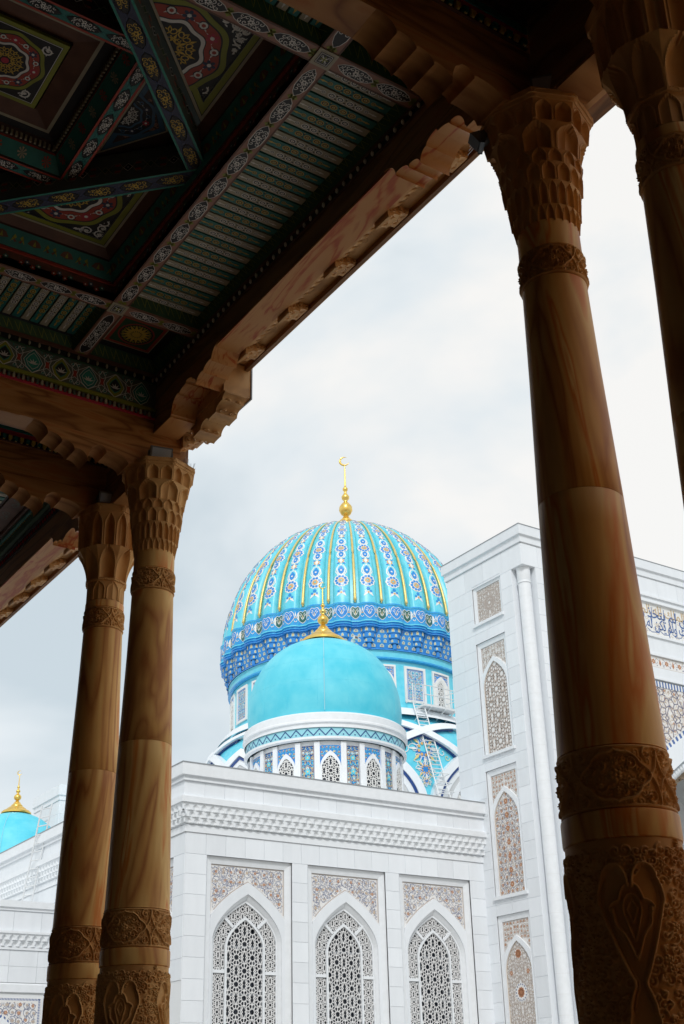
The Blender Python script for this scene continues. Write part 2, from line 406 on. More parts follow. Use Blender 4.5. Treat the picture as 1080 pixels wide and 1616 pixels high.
# ================================================================== MOSQUE helpers
SLAB = {}
def slab_mesh(w, h, m='white_stone', t=.018):
    k = (round(w, 3), round(h, 3), m, t)
    if k not in SLAB:
        b = MB(); g_ = .0035; c = .002
        x0, x1, z0, z1 = g_, w - g_, g_, h - g_
        vs = [(x0, 0, z0), (x1, 0, z0), (x1, 0, z1), (x0, 0, z1), (x0 + c, -t, z0 + c), (x1 - c, -t, z0 + c), (x1 - c, -t, z1 - c), (x0 + c, -t, z1 - c)]
        b.add(vs, [(4, 5, 6, 7), (0, 1, 5, 4), (1, 2, 6, 5), (2, 3, 7, 6), (3, 0, 4, 7)], m)
        SLAB[k] = b.mesh('wall_slab')
    return SLAB[k]
NSL = {}
class Face:
    """a facade plane: chart (u right, v up, d out) placed at a corner of a thing"""
    def __init__(s, root, o=(0, 0), rz=0): s.root = root; s.o = o; s.rz = rz; s.c, s.s = cos(rz), sin(rz)
    def loc(s, u, v, d=0): return (s.o[0] + u * s.c + d * s.s, s.o[1] + u * s.s - d * s.c, v)
    def fn(s, u, v, d):       # world coordinates
        b = WL(s.root); x, y, z = s.loc(u, v, d); return (b.x + x, b.y + y, b.z + z)
    def slabs(s, u0, u1, v0, v1, du, dv, holes=(), d=0.0, name='wall_slab', stagger=True):
        n = max(1, round((v1 - v0) / dv)); h = (v1 - v0) / n; MX = 300
        rest = None
        for j in range(n - 1, -1, -1):
            va, vb = v0 + j * h, v0 + (j + 1) * h
            # intervals left free by holes in this course
            iv = [(u0, u1)]
            for (a, b, c, e_) in holes:
                if vb - c > .03 and e_ - va > .03:
                    nx_ = []
                    for p, q in iv:
                        if b <= p or a >= q: nx_.append((p, q))
                        else:
                            if a - p > .04: nx_.append((p, a))
                            if q - b > .04: nx_.append((b, q))
                    iv = nx_
            for p, q in iv:
                k = max(1, round((q - p) / du)); w = (q - p) / k
                for i in range(k):
                    c_ = NSL.get(s.root, 0)
                    if c_ < MX:
                        inst(name, slab_mesh(w, h), s.root, s.loc(p + i * w, va, d), s.rz); NSL[s.root] = c_ + 1
                    else:
                        rest = rest or MB()
                        g_ = .004
                        rest.extr([(p + i * w + g_, va + g_), (p + (i + 1) * w - g_, va + g_), (p + (i + 1) * w - g_, vb - g_), (p + i * w + g_, vb - g_)], s.fn, d, d + .018, 'white_stone')
            # what is left of the course above or below an opening
            for (a, b, c, e_) in holes:
                if vb - c > .03 and e_ - va > .03 and b > u0 and a < u1:
                    for lo_, hi_ in ((va, min(vb, c)), (max(va, e_), vb)):
                        if hi_ - lo_ > .05:
                            k = max(1, round((b - a) / du)); w = (b - a) / k
                            for i in range(k): inst(name, slab_mesh(w, hi_ - lo_), s.root, s.loc(a + i * w, lo_, d), s.rz)
        if rest: rest.build('lower_wall_slabs', s.root, kind='stuff')
    def rect(s, mb, u0, u1, v0, v1, d0, d1, m): mb.extr([(u0, v0), (u1, v0), (u1, v1), (u0, v1)], s.fn, d0, d1, m)

def sweep(mb, path, nrm, prof, m):
    """profile (d, z) carried along a polyline in plan; nrm: outward normal of each segment"""
    vs = []; P_ = len(prof)
    for i, (x, y) in enumerate(path):
        if i == 0: n = nrm[0]
        elif i == len(path) - 1: n = nrm[-1]
        else: n = (nrm[i - 1][0] + nrm[i][0], nrm[i - 1][1] + nrm[i][1])
        vs += [(x + n[0] * d, y + n[1] * d, z) for d, z in prof]
    fs = [(i * P_ + j, (i + 1) * P_ + j, (i + 1) * P_ + j + 1, i * P_ + j + 1) for i in range(len(path) - 1) for j in range(P_ - 1)]
    mb.add(vs, fs, m)

def muq_cell(mb, fn, u, v, w, h, d, dep, m):
    a = w * .37
    hole = [(-a, 0), (-a, h * .38), (-a * .62, h * .66), (0, h * .86), (a * .62, h * .66), (a, h * .38), (a, 0)]
    H = [fn(u + x, v + y, d) for x, y in hole]
    mb.poly([fn(u - w / 2, v, d), H[0], H[1], H[2], H[3], fn(u, v + h, d), fn(u - w / 2, v + h, d)], m)
    mb.poly([fn(u + w / 2, v, d), fn(u + w / 2, v + h, d), fn(u, v + h, d), H[3], H[4], H[5], H[6]], m)
    c1, c2 = fn(u, v, d - dep), fn(u, v + h * .42, d - dep)
    mb.poly([H[0], c1, c2, H[1]], m); mb.poly([H[1], c2, H[2]], m); mb.poly([H[2], c2, H[3]], m)
    mb.poly([H[3], c2, H[4]], m); mb.poly([H[4], c2, H[5]], m); mb.poly([H[5], c2, c1, H[6]], m)
    mb.poly([fn(u - w / 2, v, d), fn(u - w / 2, v, d - dep), c1, H[0]], m); mb.poly([H[6], c1, fn(u + w / 2, v, d - dep), fn(u + w / 2, v, d)], m)
def muq_row(mb, fn, u0, u1, v, h, pitch, d, dep, m, off=0):
    n = int(round((u1 - u0) / pitch)); w = (u1 - u0) / n
    for i in range(n + (1 if off else 0)):
        u = u0 + (i + (0 if off else .5)) * w
        muq_cell(mb, fn, u, v, w, h, d, dep, m)

# ------------------------------------------------------------------ arched window module (shared meshes, local chart)
OUT = dict(vs=6.42, va=7.67, p=1.9, q=.95)
def build_window_meshes():
    M = {}
    t_out = in_arch(1.09, 1.25, 6.42, 7.62, 0, 1.9, .95); t_in0 = in_arch(.70, 1.0, 6.30, 7.22, 0, 1.9, .95); t_in = in_arch(.63, 1.25, 6.30, 7.12, 0, 1.9, .95)
    b = MB(); bars(b, girih((-.65, .65, 1.2, 7.2), .236, t_in, 0, .3), .0195, loc_fn, -.31, -.28, 'white_lattice'); M['lattice'] = b
    def t_side(u, v):
        if not t_out(u, v) or t_in0(u, v): return False
        if 5.55 < v < 5.66 or 2.6 < v < 2.7: return False
        return True
    b = MB(); bars(b, girih((-1.12, 1.12, 1.2, 7.7), .140, t_side, .247, .18), .0165, loc_fn, -.30, -.28, 'white_lattice'); M['side_lattice'] = b
    b = MB()
    A, B = arch_pts(.625, 6.30, 7.12, 14, 0, 1.9, .95), arch_pts(.69, 6.30, 7.21, 14, 0, 1.9, .95)
    A = [(-.625, 1.2)] + A + [(.625, 1.2)]; B = [(-.69, 1.2)] + B + [(.69, 1.2)]
    band(b, A, B, loc_fn, -.235, -.235, 'white_trim'); band(b, A, A, loc_fn, -.31, -.235, 'white_trim'); band(b, B, B, loc_fn, -.31, -.235, 'white_trim')
    for z in (5.56, 2.61):
        for s_ in (-1, 1): b.extr([(s_ * .70, z), (s_ * 1.12, z), (s_ * 1.12, z + .09), (s_ * .70, z + .09)], loc_fn, -.31, -.235, 'white_trim')
    for s_ in (-1, 1):
        p, q = (s_ * .44, 6.90), (s_ * .74, 7.17); bars(b, [(p, q)], .085, loc_fn, -.31, -.235, 'white_trim')
    A, B = [(-1.085, 1.2)] + arch_pts(1.085, 6.42, 7.615, 14, 0, 1.9, .95) + [(1.085, 1.2)], [(-1.135, 1.2)] + arch_pts(1.135, 6.42, 7.68, 14, 0, 1.9, .95) + [(1.135, 1.2)]
    band(b, A, B, loc_fn, -.24, -.24, 'white_trim'); band(b, A, A, loc_fn, -.31, -.24, 'white_trim')
    M['frame'] = b
    b = MB(); b.poly([loc_fn(u, v, -.42) for u, v in [(-1.14, 1.2)] + arch_pts(1.14, 6.42, 7.70, 14, 0, 1.9, .95) + [(1.14, 1.2)]][::-1], 'window_glass')
    M['glass'] = b
    b = MB()
    for z in (1.9, 3.4, 4.95, 6.3): b.extr([(-1.12, z), (1.12, z), (1.12, z + .07), (-1.12, z + .07)], loc_fn, -.41, -.37, 'lamp_glass')
    for u in (-.62, .38, .62): b.extr([(u, 1.2), (u + .05, 1.2), (u + .05, 6.9), (u, 6.9)], loc_fn, -.405, -.372, 'lamp_glass')
    M['glazing_bars'] = b
    # surround: reveal, inner mould, flat archivolt
    b = MB()
    C0 = [(-1.135, 1.2)] + arch_pts(1.135, 6.42, 7.68, 14, 0, 1.9, .95) + [(1.135, 1.2)]
    C1 = [(-1.21, 1.2)] + arch_pts(1.21, 6.44, 7.86, 14, 0, 1.9, .95) + [(1.21, 1.2)]
    cl = lambda L_: [(max(-1.30, min(1.30, u)), v) for u, v in L_]
    C2 = cl([(-1.30, 1.2)] + arch_pts(1.58, 6.42, 8.20, 14, 0, 1.9, .95) + [(1.30, 1.2)])
    band(b, C0, C1, loc_fn, -.25, -.13, 'white_trim'); band(b, C1, C1, loc_fn, -.13, -.09, 'white_trim')
    C15 = [(u * .995 + 0, v) for u, v in C1]
    band(b, C1, C2, loc_fn, -.09, -.075, 'white_stone'); band(b, C2, C2, loc_fn, -.075, -.15, 'white_trim')
    band(b, C0, C0, loc_fn, -.42, -.25, 'white_trim')
    # mitred outer frame
    f0 = [(-1.52, 1.0), (-1.52, 8.90), (1.52, 8.90), (1.52, 1.0)]; f1 = [(-1.30, 1.0), (-1.30, 8.68), (1.30, 8.68), (1.30, 1.0)]
    band(b, f0, f1, loc_fn, -.045, -.10, 'white_trim'); band(b, f0, f0, loc_fn, 0.03, -.045, 'white_trim'); band(b, f1, f1, loc_fn, -.10, -.15, 'white_trim')
    b.extr([(-1.52, .85), (1.52, .85), (1.52, 1.2), (-1.52, 1.2)], loc_fn, -.42, .10, 'white_trim')
    M['surround'] = b
    # mosaic spandrel
    def t_sp(u, v):
        if abs(u) > 1.25 or v > 8.635: return False
        if v < 6.5: return False
        tt = (v - .045 - 6.42) / 1.78
        if tt >= 1: return True
        return abs(u) > 1.58 * (1 - max(tt, 0) ** 1.9) ** .95 + .02
    for k in range(3):
        b = MB(); top = [(u, 8.68) for u, v in C2]
        ci = [i for i, (u, v) in enumerate(C2) if v > 6.4]
        A = [C2[i] for i in ci]; B = [(C2[i][0], 8.68) for i in ci]
        band(b, A, B, loc_fn, -.142, -.142, 'inlay_ground')
        o = Orn()
        arabesque(o, t_sp, (-1.25, 1.25, 7.2, 8.64), .27, 11 + k, 'ink', 'inlay_tan', ['inlay_rust', 'inlay_rust', 'inlay_brown', 'inlay_tan'], .014, mirror=0, fr=.19)
        arabesque(o, t_sp, (-1.25, 1.25, 7.2, 8.64), .17, 21 + k, 'ink', 'inlay_tan', ['inlay_tan', 'inlay_ground'], .008, mirror=0, fr=.16)
        for a, b_ in (((-1.285, 7.3), (-1.285, 8.665)), ((-1.285, 8.665), (1.285, 8.665)), ((1.285, 8.665), (1.285, 7.3))): o.stroke([a, b_], .03, 'inlay_brown', 2)
        ar = [(u, v + .03) for u, v in C2 if v > 7.25 and abs(u) < 1.299]; o.stroke(ar, .028, 'inlay_brown', 3)
        o.emit(b, loc_fn, -.141); M['mosaic_spandrel%d' % k] = b
    return {k: v.mesh(k.rstrip('012')) for k, v in M.items()}
WM = build_window_meshes()
def place_window(face, u, k=0, seed=0):
    w = empty('window', face.loc(u, 0), parent=face.root); w.rotation_euler = (0, 0, face.rz)
    for n in ('lattice', 'side_lattice', 'frame', 'glass', 'glazing_bars', 'surround'): inst(n, WM[n], w)
    inst('mosaic_spandrel', WM['mosaic_spandrel%d' % (k % 3)], w)
    return w

# ================================================================== PRAYER HALL (the white block with the three windows)
hall = empty('mosque_hall', (17.05, 34, 0), 'white stone hall with three arched lattice windows and carved cornice below the small dome', 'mosque building')
F1 = Face(hall); F2 = Face(hall, (0, 0), R(-90))
LEN, DEP = 11.65, 45.0
b = MB()
def strip(face, b, u0, u1, v0, v1, d=0): face.rect(b, u0, u1, v0, v1, -.5, d, 'joint')
cen1 = [2.24, 5.86, 9.46]
ed = [0.0] + sum([[c - 1.52, c + 1.52] for c in cen1], []) + [LEN]
for i in range(0, len(ed), 2): strip(F1, b, ed[i], ed[i + 1], 0, 8.90)
strip(F1, b, 0, LEN, 8.90, 11.5)
for c in cen1: strip(F1, b, c - 1.52, c + 1.52, 0, .9)
cen2 = [-2.25, -5.85, -9.45]
ed2 = [-.0005, cen2[0] + 1.52, cen2[0] - 1.52, cen2[1] + 1.52, cen2[1] - 1.52, cen2[2] + 1.52, cen2[2] - 1.52, -DEP]
for i in range(0, len(ed2), 2): strip(F2, b, ed2[i + 1], ed2[i] - (.5 if i == 0 else 0), 0, 8.90)
strip(F2, b, -DEP, -.5, 8.90, 11.5)
for c in cen2: strip(F2, b, c - 1.52, c + 1.52, 0, .9)
b.box((17.5, 34.6, 11.3), (40, 79, 11.45), 'white_trim')   # roof deck
b.build('wall', hall)
H1 = [(c - 1.52, c + 1.52, .0, 8.90) for c in cen1]
F1.slabs(0.0, LEN, 0, 8.90, .70, .61, H1)
F1.slabs(0.0, LEN, 8.90, 9.53, .68, .63)
F1.slabs(-.2, LEN, 10.60, 11.04, .68, .44, d=.19)
H2 = [(c - 1.52, c + 1.52, .0, 8.90) for c in cen2]
F2.slabs(-12.0, 0.0, 5.3, 8.90, .72, .61, H2)
F2.slabs(-DEP, 0.0, 8.90, 9.53, 1.3, .63)
F2.slabs(-DEP, .2, 10.60, 11.04, 1.36, .44, d=.19)
b = MB()
path = [(28.7, 34), (17.05, 34), (17.05, 79)]; nr = [(0, -1), (-1, 0)]
sweep(b, path, nr, [(.03, 9.53), (.055, 9.54), (.055, 9.74), (.03, 9.76), (.01, 9.76), (.10, 9.80), (.24, 10.38)], 'white_trim')
sweep(b, path, nr, [(.20, 10.36), (.33, 10.37), (.33, 10.55), (.29, 10.57), (.29, 10.585), (.19, 10.585), (.19, 11.04), (.28, 11.05), (.28, 11.10), (.25, 11.12), (.25, 11.18), (.36, 11.20), (.36, 11.57), (.2, 11.60), (-.5, 11.60), (-.5, 11.3)], 'white_trim')
b.build('cornice', hall)
b = MB(); sweep(b, path, nr, [(.34, 11.571), (.375, 11.565), (.375, 11.60), (.2, 11.625)], 'flashing'); b.build('roof_flashing', hall)
b = MB()
fA = F1.fn; fB = F2.fn
for (z, h, d, off) in ((10.15, .22, .27, 0), (9.96, .20, .21, 1), (9.79, .17, .15, 0)):
    muq_row(b, fA, -d + .0, LEN, z, h, .29, d, .06, 'white_trim', off)
    muq_row(b, fB, -DEP, d - .0, z, h, .29, d, .06, 'white_trim', off)
b.build('muqarnas_cornice', hall, kind='stuff')
for i, c in enumerate(cen1): place_window(F1, c, i)
for i, c in enumerate(cen2): place_window(F2, c, i + 1)

# ================================================================== PORTAL TOWER
def niche(face, u, half, v0, v1, kind, seed):
    """tall framed niche with spandrel, arch mould and inlaid panel; v1 = frame top, v0 = sill"""
    root = empty('inlaid_panel', face.loc(u, 0), parent=face.root); root.rotation_euler = (0, 0, face.rz)
    b = MB(); h2 = half - .17
    f0 = [(-half, v0 + .08), (-half, v1), (half, v1), (half, v0 + .08)]; f1 = [(-h2, v0 + .12), (-h2, v1 - .20), (h2, v1 - .20), (h2, v0 + .12)]
    band(b, f0, f0, loc_fn, .03, -.02, 'white_trim'); band(b, f0, f1, loc_fn, -.02, -.05, 'white_trim'); band(b, f1, f1, loc_fn, -.05, -.085, 'white_trim')
    b.extr([(-half - .03, v0), (half + .03, v0), (half + .03, v0 + .11), (-half - .03, v0 + .11)], loc_fn, -.05, .10, 'white_trim')
    va = v1 - .86; vs = va - .95; wi = h2 - .02
    if kind != 'square':
        A = [(-wi, v0 + .11)] + arch_pts(wi, vs, va, 12, 0, 2.0, .92) + [(wi, v0 + .11)]
        B = [(-h2, v0 + .11)] + [(max(-h2, min(h2, x)), z) for x, z in arch_pts(wi + .20, vs + .02, va + .17, 12, 0, 2.0, .9)] + [(h2, v0 + .11)]
        band(b, A, B, loc_fn, -.03, -.03, 'white_trim'); band(b, A, A, loc_fn, -.08, -.03, 'white_trim'); band(b, B, B, loc_fn, -.08, -.03, 'white_trim')
    b.build('frame', root, glob=False)
    b = MB()
    b.poly([loc_fn(x, z, -.08) for x, z in ((-h2, v0 + .1), (h2, v0 + .1), (h2, v1 - .2), (-h2, v1 - .2))], 'inlay_ground')
    b2 = MB(); o2 = Orn()
    if kind == 'square':
        tst = lambda x, z: abs(x) < h2 - .03 and v0 + .14 < z < v1 - .24
        o = Orn(); cz = (v0 + v1) / 2 - .04
        bars(b, girih((-h2, h2, v0, v1), .21, tst, 0, cz), .016, loc_fn, -.08, -.074, 'inlay_brown')
        for k in range(12):
            a = R(30 * k); o.disc(.24 * cos(a), cz + .24 * sin(a), .075, 'inlay_brown', 3, 6); o.leaf(.05 * cos(a), cz + .05 * sin(a), a, .17, .07, 'inlay_brown', 4); o.leaf(.28 * cos(a + .26), cz + .28 * sin(a + .26), a + .26, .13, .06, 'inlay_brown', 4)
        arabesque(o, lambda x, z: tst(x, z) and math.hypot(x, z - cz) > .34, (-h2, h2, v0 + .1, v1 - .2), .15, seed, 'inlay_brown', 'inlay_tan', ['inlay_brown'], .014, mirror=0)
        o.stroke([(-h2, v0 + .13), (-h2, v1 - .21), (h2, v1 - .21), (h2, v0 + .13), (-h2, v0 + .13)], .03, 'inlay_brown', 5)
        o.emit(b, loc_fn, -.079)
    else:
        ta = in_arch(wi - .03, v0 + .14, vs, va - .04, 0, 2.0, .92)
        o = Orn(); cz = v0 + .5 * (va - v0)
        if kind == 'girih':
            bars(b, girih((-wi, wi, v0, va), .30, ta, 0, v0 + .5), .030, loc_fn, -.08, -.066, 'inlay_brown')
            for k in range(26):
                x, z = random.uniform(-wi, wi), random.uniform(v0, va)
                if ta(x, z): o.flower(x, z, .06, 'inlay_brown', 'inlay_tan', 5, 5, k)
        elif kind == 'floral':
            arabesque(o, ta, (-wi, wi, v0 + .1, va), .26, seed, 'ink', 'inlay_tan', ['inlay_rust'], .014, mirror=0, fr=.22)
            arabesque(o, ta, (-wi, wi, v0 + .1, va), .17, seed + 1, 'inlay_brown', 'inlay_tan', ['inlay_tan'], .008, mirror=0, fr=.15)
            for k in range(7):
                z = v0 + .45 + k * (va - v0 - .8) / 6; o.flower(0, z, .10, 'inlay_rust', 'inlay_tan', 6, 8, 0)
        else:
            bars(b, girih((-wi, wi, v0, va), .26, ta, 0, cz), .018, loc_fn, -.08, -.074, 'inlay_brown')
            arabesque(o, ta, (-wi, wi, v0 + .1, va), .17, seed, 'inlay_brown', 'inlay_tan', ['inlay_brown', 'inlay_tan'], .009, mirror=0, fr=.16)
            for z, fs_ in ((cz + .15, 1), (va - .42, .5), (cz - 1.45, .5)):
                o.disc(0, z, .30 * fs_, 'inlay_ground', 5, 18)
                if fs_ == 1: [o.disc(.25 * cos(q * PI / 8), z + .25 * sin(q * PI / 8), .032, 'ink', 6, 5) for q in range(16)]
                o.flower(0, z, .17 if fs_ == 1 else .15, 'inlay_rust', 'inlay_rust', 7, 10, .2)
            for s_ in (-1, 1):
                for z in (va - 1.0, cz - 1.2): o.flower(s_ * .42, z, .085, 'inlay_rust', 'inlay_tan', 6, 6, 0)
        A = [(-wi + .01, v0 + .12)] + arch_pts(wi - .01, vs, va - .01, 12, 0, 2.0, .92) + [(wi - .01, v0 + .12)]
        o.stroke(A, .028, 'inlay_tan', 6); o.emit(b, loc_fn, -.079)
        tspn = lambda x, z: abs(x) < h2 - .03 and z < v1 - .23 and z > va - .9 and not in_arch(wi + .22, v0, vs + .02, va + .20, 0, 2.0, .9)(x, z)
        o2 = Orn(); arabesque(o2, tspn, (-h2, h2, va - .8, v1 - .2), .17, seed + 5, 'inlay_brown', 'inlay_tan', ['inlay_rust' if kind != 'girih' else 'inlay_brown'], .015, mirror=0)
        o2.stroke([(-h2 + .01, va - .6), (-h2 + .01, v1 - .21), (h2 - .01, v1 - .21), (h2 - .01, va - .6)], .022, 'inlay_brown', 5)
        b2.v = []; o2.emit(b2, loc_fn, -.078); b2.build('spandrel_inlay', root, glob=False)
    b.build('inlay', root, glob=False)

portal = empty('portal_tower', (28.7, 30.55, 0), 'tall white portal with inlaid side panels and blue inscription band, behind the big right column', 'mosque portal')
PF = Face(portal); PL = Face(portal, (0, 0), R(-90))
PW, PD, NT = 20.6, 4.42, .62
b = MB()
x0, y0 = 28.7, 30.55
b.box((x0 + .70, y0 + .62, 0), (x0 + 2.2, y0 + PD, 19.75), 'white_stone')
for (ya_, yb_, za_, zb_) in ((NT, 1.23, 0, 19.75), (2.91, PD, 0, 19.75), (1.23, 2.91, 0, 3.25), (1.23, 2.91, 7.66, 8.18), (1.23, 2.91, 12.66, 13.12), (1.23, 2.91, 17.5, 18.16)): b.box((x0, y0 + ya_, za_), (x0 + .1, y0 + yb_, zb_), 'white_stone')
b.box((x0 + .1, y0 + NT, 0), (x0 + .6999, y0 + PD, 19.75), 'white_stone')
b.box((x0, y0, 19.75), (x0 + PW, y0 + PD, 20.9), 'white_trim')
b.box((x0 + NT, y0, 0), (x0 + 3.1, y0 + .6199, 19.75), 'white_stone')
b.box((x0 + PW - 3.1, y0, 0), (x0 + PW, y0 + PD, 19.75), 'joint')
b.box((x0 + 3.1, y0 + .31, 16.05), (x0 + PW - 3.1, y0 + PD, 19.75), 'joint')
b.build('wall', portal)
b = MB()
pp_ = [(x0 + PW, y0), (x0, y0), (x0, y0 + PD), (x0 + PW, y0 + PD)]
sweep(b, pp_, [(0, -1), (-1, 0), (0, 1)], [(.03, 20.62), (.07, 20.64), (.07, 20.88), (.10, 20.90), (.15, 20.92), (.15, 21.30), (.05, 21.34), (-.6, 21.34), (-.6, 20.8)], 'white_stone')
b.build('coping', portal)
b = MB(); sweep(b, pp_, [(0, -1), (-1, 0), (0, 1)], [(.14, 21.302), (.165, 21.30), (.165, 21.33), (.04, 21.36)], 'flashing'); b.build('roof_flashing', portal)
panels = [('square', -2.07, .84, 18.16, 19.84, 1), ('girih', -2.07, .84, 13.12, 17.50, 2), ('floral', -2.07, .84, 8.18, 12.66, 3), ('rosette', -2.07, .84, 3.25, 7.66, 4)]
holes = [(u - h, u + h, v0 + .08, v1) for _, u, h, v0, v1, _ in panels]
PL.slabs(-PD, -NT, 0.0, 19.75, .95, .62, holes); PL.slabs(-PD, 0, 19.75, 20.62, 1.1, .62)
for k, u, h, v0, v1, sd_ in panels: niche(PL, u, h, v0, v1, k, sd_)
PF.slabs(NT, 1.55, 6.0, 19.75, .93, .62)
PF.slabs(1.55, PW, 19.86, 20.62, 1.1, .76); PF.slabs(0, 1.55, 19.75, 20.62, .75, .62)
# engaged corner column in its notch
b = MB()
b.lathe([(.235, 0), (.235, 19.12), (.262, 19.14), (.262, 19.20), (.235, 19.22), (.25, 19.26), (.262, 19.75)], 'white_trim', 28, (x0 + .34, y0 + .34))
b.build('corner_column', portal, smooth=40)
b = MB()
for k in range(31): b.lathe([(.2365, .62 * k), (.2372, .62 * k + .004), (.2365, .62 * k + .012)], 'joint', 24, (x0 + .34, y0 + .34))
b.build('column_joints', portal, kind='stuff')
# portal front: ledges, inscription, frieze, star spandrel, arch
def rowbox(b, v0, v1, d0, d1, m, u0=1.55, u1=PW - .2): PF.rect(b, u0, u1, v0, v1, d0, d1, m)
b = MB()
rowbox(b, 19.78, 19.86, 0, .09, 'white_trim'); rowbox(b, 19.56, 19.62, -.31, .05, 'white_trim'); rowbox(b, 19.62, 19.78, -.31, .02, 'white_stone')
rowbox(b, 18.10, 18.20, -.31, .07, 'white_trim'); rowbox(b, 17.42, 18.10, -.31, 0, 'white_stone'); rowbox(b, 17.33, 17.42, -.31, .05, 'white_trim')
rowbox(b, 16.44, 16.86, -.31, 0, 'white_stone'); rowbox(b, 16.36, 16.44, -.31, .04, 'white_trim')
b.build('frame_mouldings', portal)
b = MB(); rowbox(b, 18.20, 19.56, -.31, -.05, 'tile_white'); b.build('inscription_panel', portal)
# lettering
def arabic(words, z0, h, m, u, face, name, sp=.92):
    tx = bpy.data.curves.new(name, 'FONT'); tx.body = words; tx.size = h; tx.align_x = 'LEFT'; tx.extrude = .004; tx.space_character = sp; tx.offset = .003
    fp = None
    import os, glob
    o = bpy.data.objects.new(name, tx); COL.objects.link(o); bpy.context.view_layer.update()
    dg = bpy.context.evaluated_depsgraph_get(); me = bpy.data.meshes.new_from_object(o.evaluated_get(dg)); bpy.data.objects.remove(o)
    return me
FORMS = {  # isolated, final, initial, medial
 'ا': ('\uFE8D', '\uFE8E', None, None), 'ب': ('\uFE8F', '\uFE90', '\uFE91', '\uFE92'), 'ت': ('\uFE95', '\uFE96', '\uFE97', '\uFE98'), 'ح': ('\uFEA1', '\uFEA2', '\uFEA3', '\uFEA4'),
 'خ': ('\uFEA5', '\uFEA6', '\uFEA7', '\uFEA8'), 'د': ('\uFEA9', '\uFEAA', None, None), 'ذ': ('\uFEAB', '\uFEAC', None, None), 'ر': ('\uFEAD', '\uFEAE', None, None),
 'ش': ('\uFEB5', '\uFEB6', '\uFEB7', '\uFEB8'), 'ف': ('\uFED1', '\uFED2', '\uFED3', '\uFED4'), 'ق': ('\uFED5', '\uFED6', '\uFED7', '\uFED8'), 'ك': ('\uFED9', '\uFEDA', '\uFEDB', '\uFEDC'),
 'ل': ('\uFEDD', '\uFEDE', '\uFEDF', '\uFEE0'), 'م': ('\uFEE1', '\uFEE2', '\uFEE3', '\uFEE4'), 'ن': ('\uFEE5', '\uFEE6', '\uFEE7', '\uFEE8'), 'ه': ('\uFEE9', '\uFEEA', '\uFEEB', '\uFEEC'),
 'و': ('\uFEED', '\uFEEE', None, None), 'ي': ('\uFEF1', '\uFEF2', '\uFEF3', '\uFEF4'), 'ى': ('\uFEEF', '\uFEF0', None, None)}
def shape(txt):
    out = []
    for wd in txt.split(' '):
        s_ = []
        for i, ch in enumerate(wd):
            f = FORMS[ch]; prev = i > 0 and FORMS[wd[i - 1]][2] is not None; nxt = i < len(wd) - 1 and f[2] is not None
            s_.append(f[3] if prev and nxt else f[1] if prev else f[2] if nxt else f[0])
        out.append(''.join(s_))
    return ' '.join(out)[::-1]
def put_text(me, name, u0, u1, z0, h, d, m):
    """scale the lettering mesh into a box on the portal front"""
    n = len(me.vertices); co = np.zeros(n * 3); me.vertices.foreach_get('co', co); co = co.reshape(-1, 3)
    mn, mxv = co.min(0), co.max(0); sx = (u1 - u0) / (mxv[0] - mn[0]); sz = h / (mxv[1] - mn[1])
    X = (co[:, 0] - mn[0]) * sx + u0; Z = (co[:, 1] - mn[1]) * sz + z0; Y = -(d + co[:, 2])
    me.vertices.foreach_set('co', np.stack([X, Y, Z], -1).ravel()); me.materials.clear(); me.materials.append(MT[m]); me.update()
    o = bpy.data.objects.new(name, me); COL.objects.link(o); o.parent = portal
try:
    low = shape('ولم يكن له شريك في الملك ولم يكن له ولي من'); high = shape('وقل الحمد لله الذي لم يتخذ ولدا ولم')
    put_text(arabic(low, 0, 1, 'lettering_blue', 0, None, 'low'), 'inscription_lettering', 5.0, 12.6, 18.24, .72, -.046, 'lettering_blue')
    put_text(arabic(high, 0, 1, 'lettering_blue', 0, None, 'high'), 'inscription_lettering', 4.6, 12.4, 18.70, .70, -.043, 'lettering_blue')
    put_text(arabic(shape('الملك لله الملك لله الملك لله الملك لله'), 0, 1, 'lettering_tan', 0, None, 'kufic'), 'kufic_lettering', 4.8, 12.5, 19.08, .42, -.045, 'lettering_tan')
except Exception as ex: print('lettering failed', ex)
b = MB(); o = Orn()
tl = lambda u, v: 18.22 < v < 19.53
rnd = random.Random(5)
for k in range(150):
    u = rnd.uniform(1.8, 12.5); v = rnd.uniform(18.3, 19.45); ch = rnd.choice((-1, 1))
    o.spiral(u, v, .10, rnd.uniform(0, 6), ch, .012, 'lettering_tan', 1, 1.1, tl, 8)
    o.disc(u + .1, v, .018, 'lettering_blue', 2, 4)
for k in range(16):
    u = 1.9 + k * .68; o.stroke([(u + .05, 19.42), (u, 18.95), (u - .05, 18.62)], .034, 'lettering_blue', 3); 
    o.stroke([(u + .35, 18.62), (u + .2, 18.38), (u - .1, 18.34), (u - .3, 18.46)], .03, 'lettering_blue', 3)
o.emit(b, PF.fn, -.048); b.build('inscription_scrolls', portal, kind='stuff')
b = MB(); rowbox(b, 16.86, 17.33, -.31, -.03, 'inlay_ground'); o = Orn(); tf = lambda u, v: 16.89 < v < 17.30
for k in range(52):
    u = 1.7 + k * .36
    if k % 2: o.flower(u, 17.10, .11, 'inlay_rust', 'inlay_tan', 4, 6, .3)
    else: o.leaf(u, 16.95, PI / 2, .3, .13, 'inlay_rust', 4)
    o.spiral(u + .18, 17.10, .15, k, 1 if k % 2 else -1, .014, 'ink', 2, 1.0, tf, 10)
    o.disc(u + .18, 17.24, .03, 'inlay_tan', 3, 5); o.disc(u + .18, 16.96, .03, 'ink', 3, 5)
o.stroke([(1.6, 17.315), (PW - .3, 17.315)], .02, 'inlay_brown', 4); o.stroke([(1.6, 16.875), (PW - .3, 16.875)], .02, 'inlay_brown', 4)
o.emit(b, PF.fn, -.029); b.build('floral_frieze', portal)
CX = 10.3
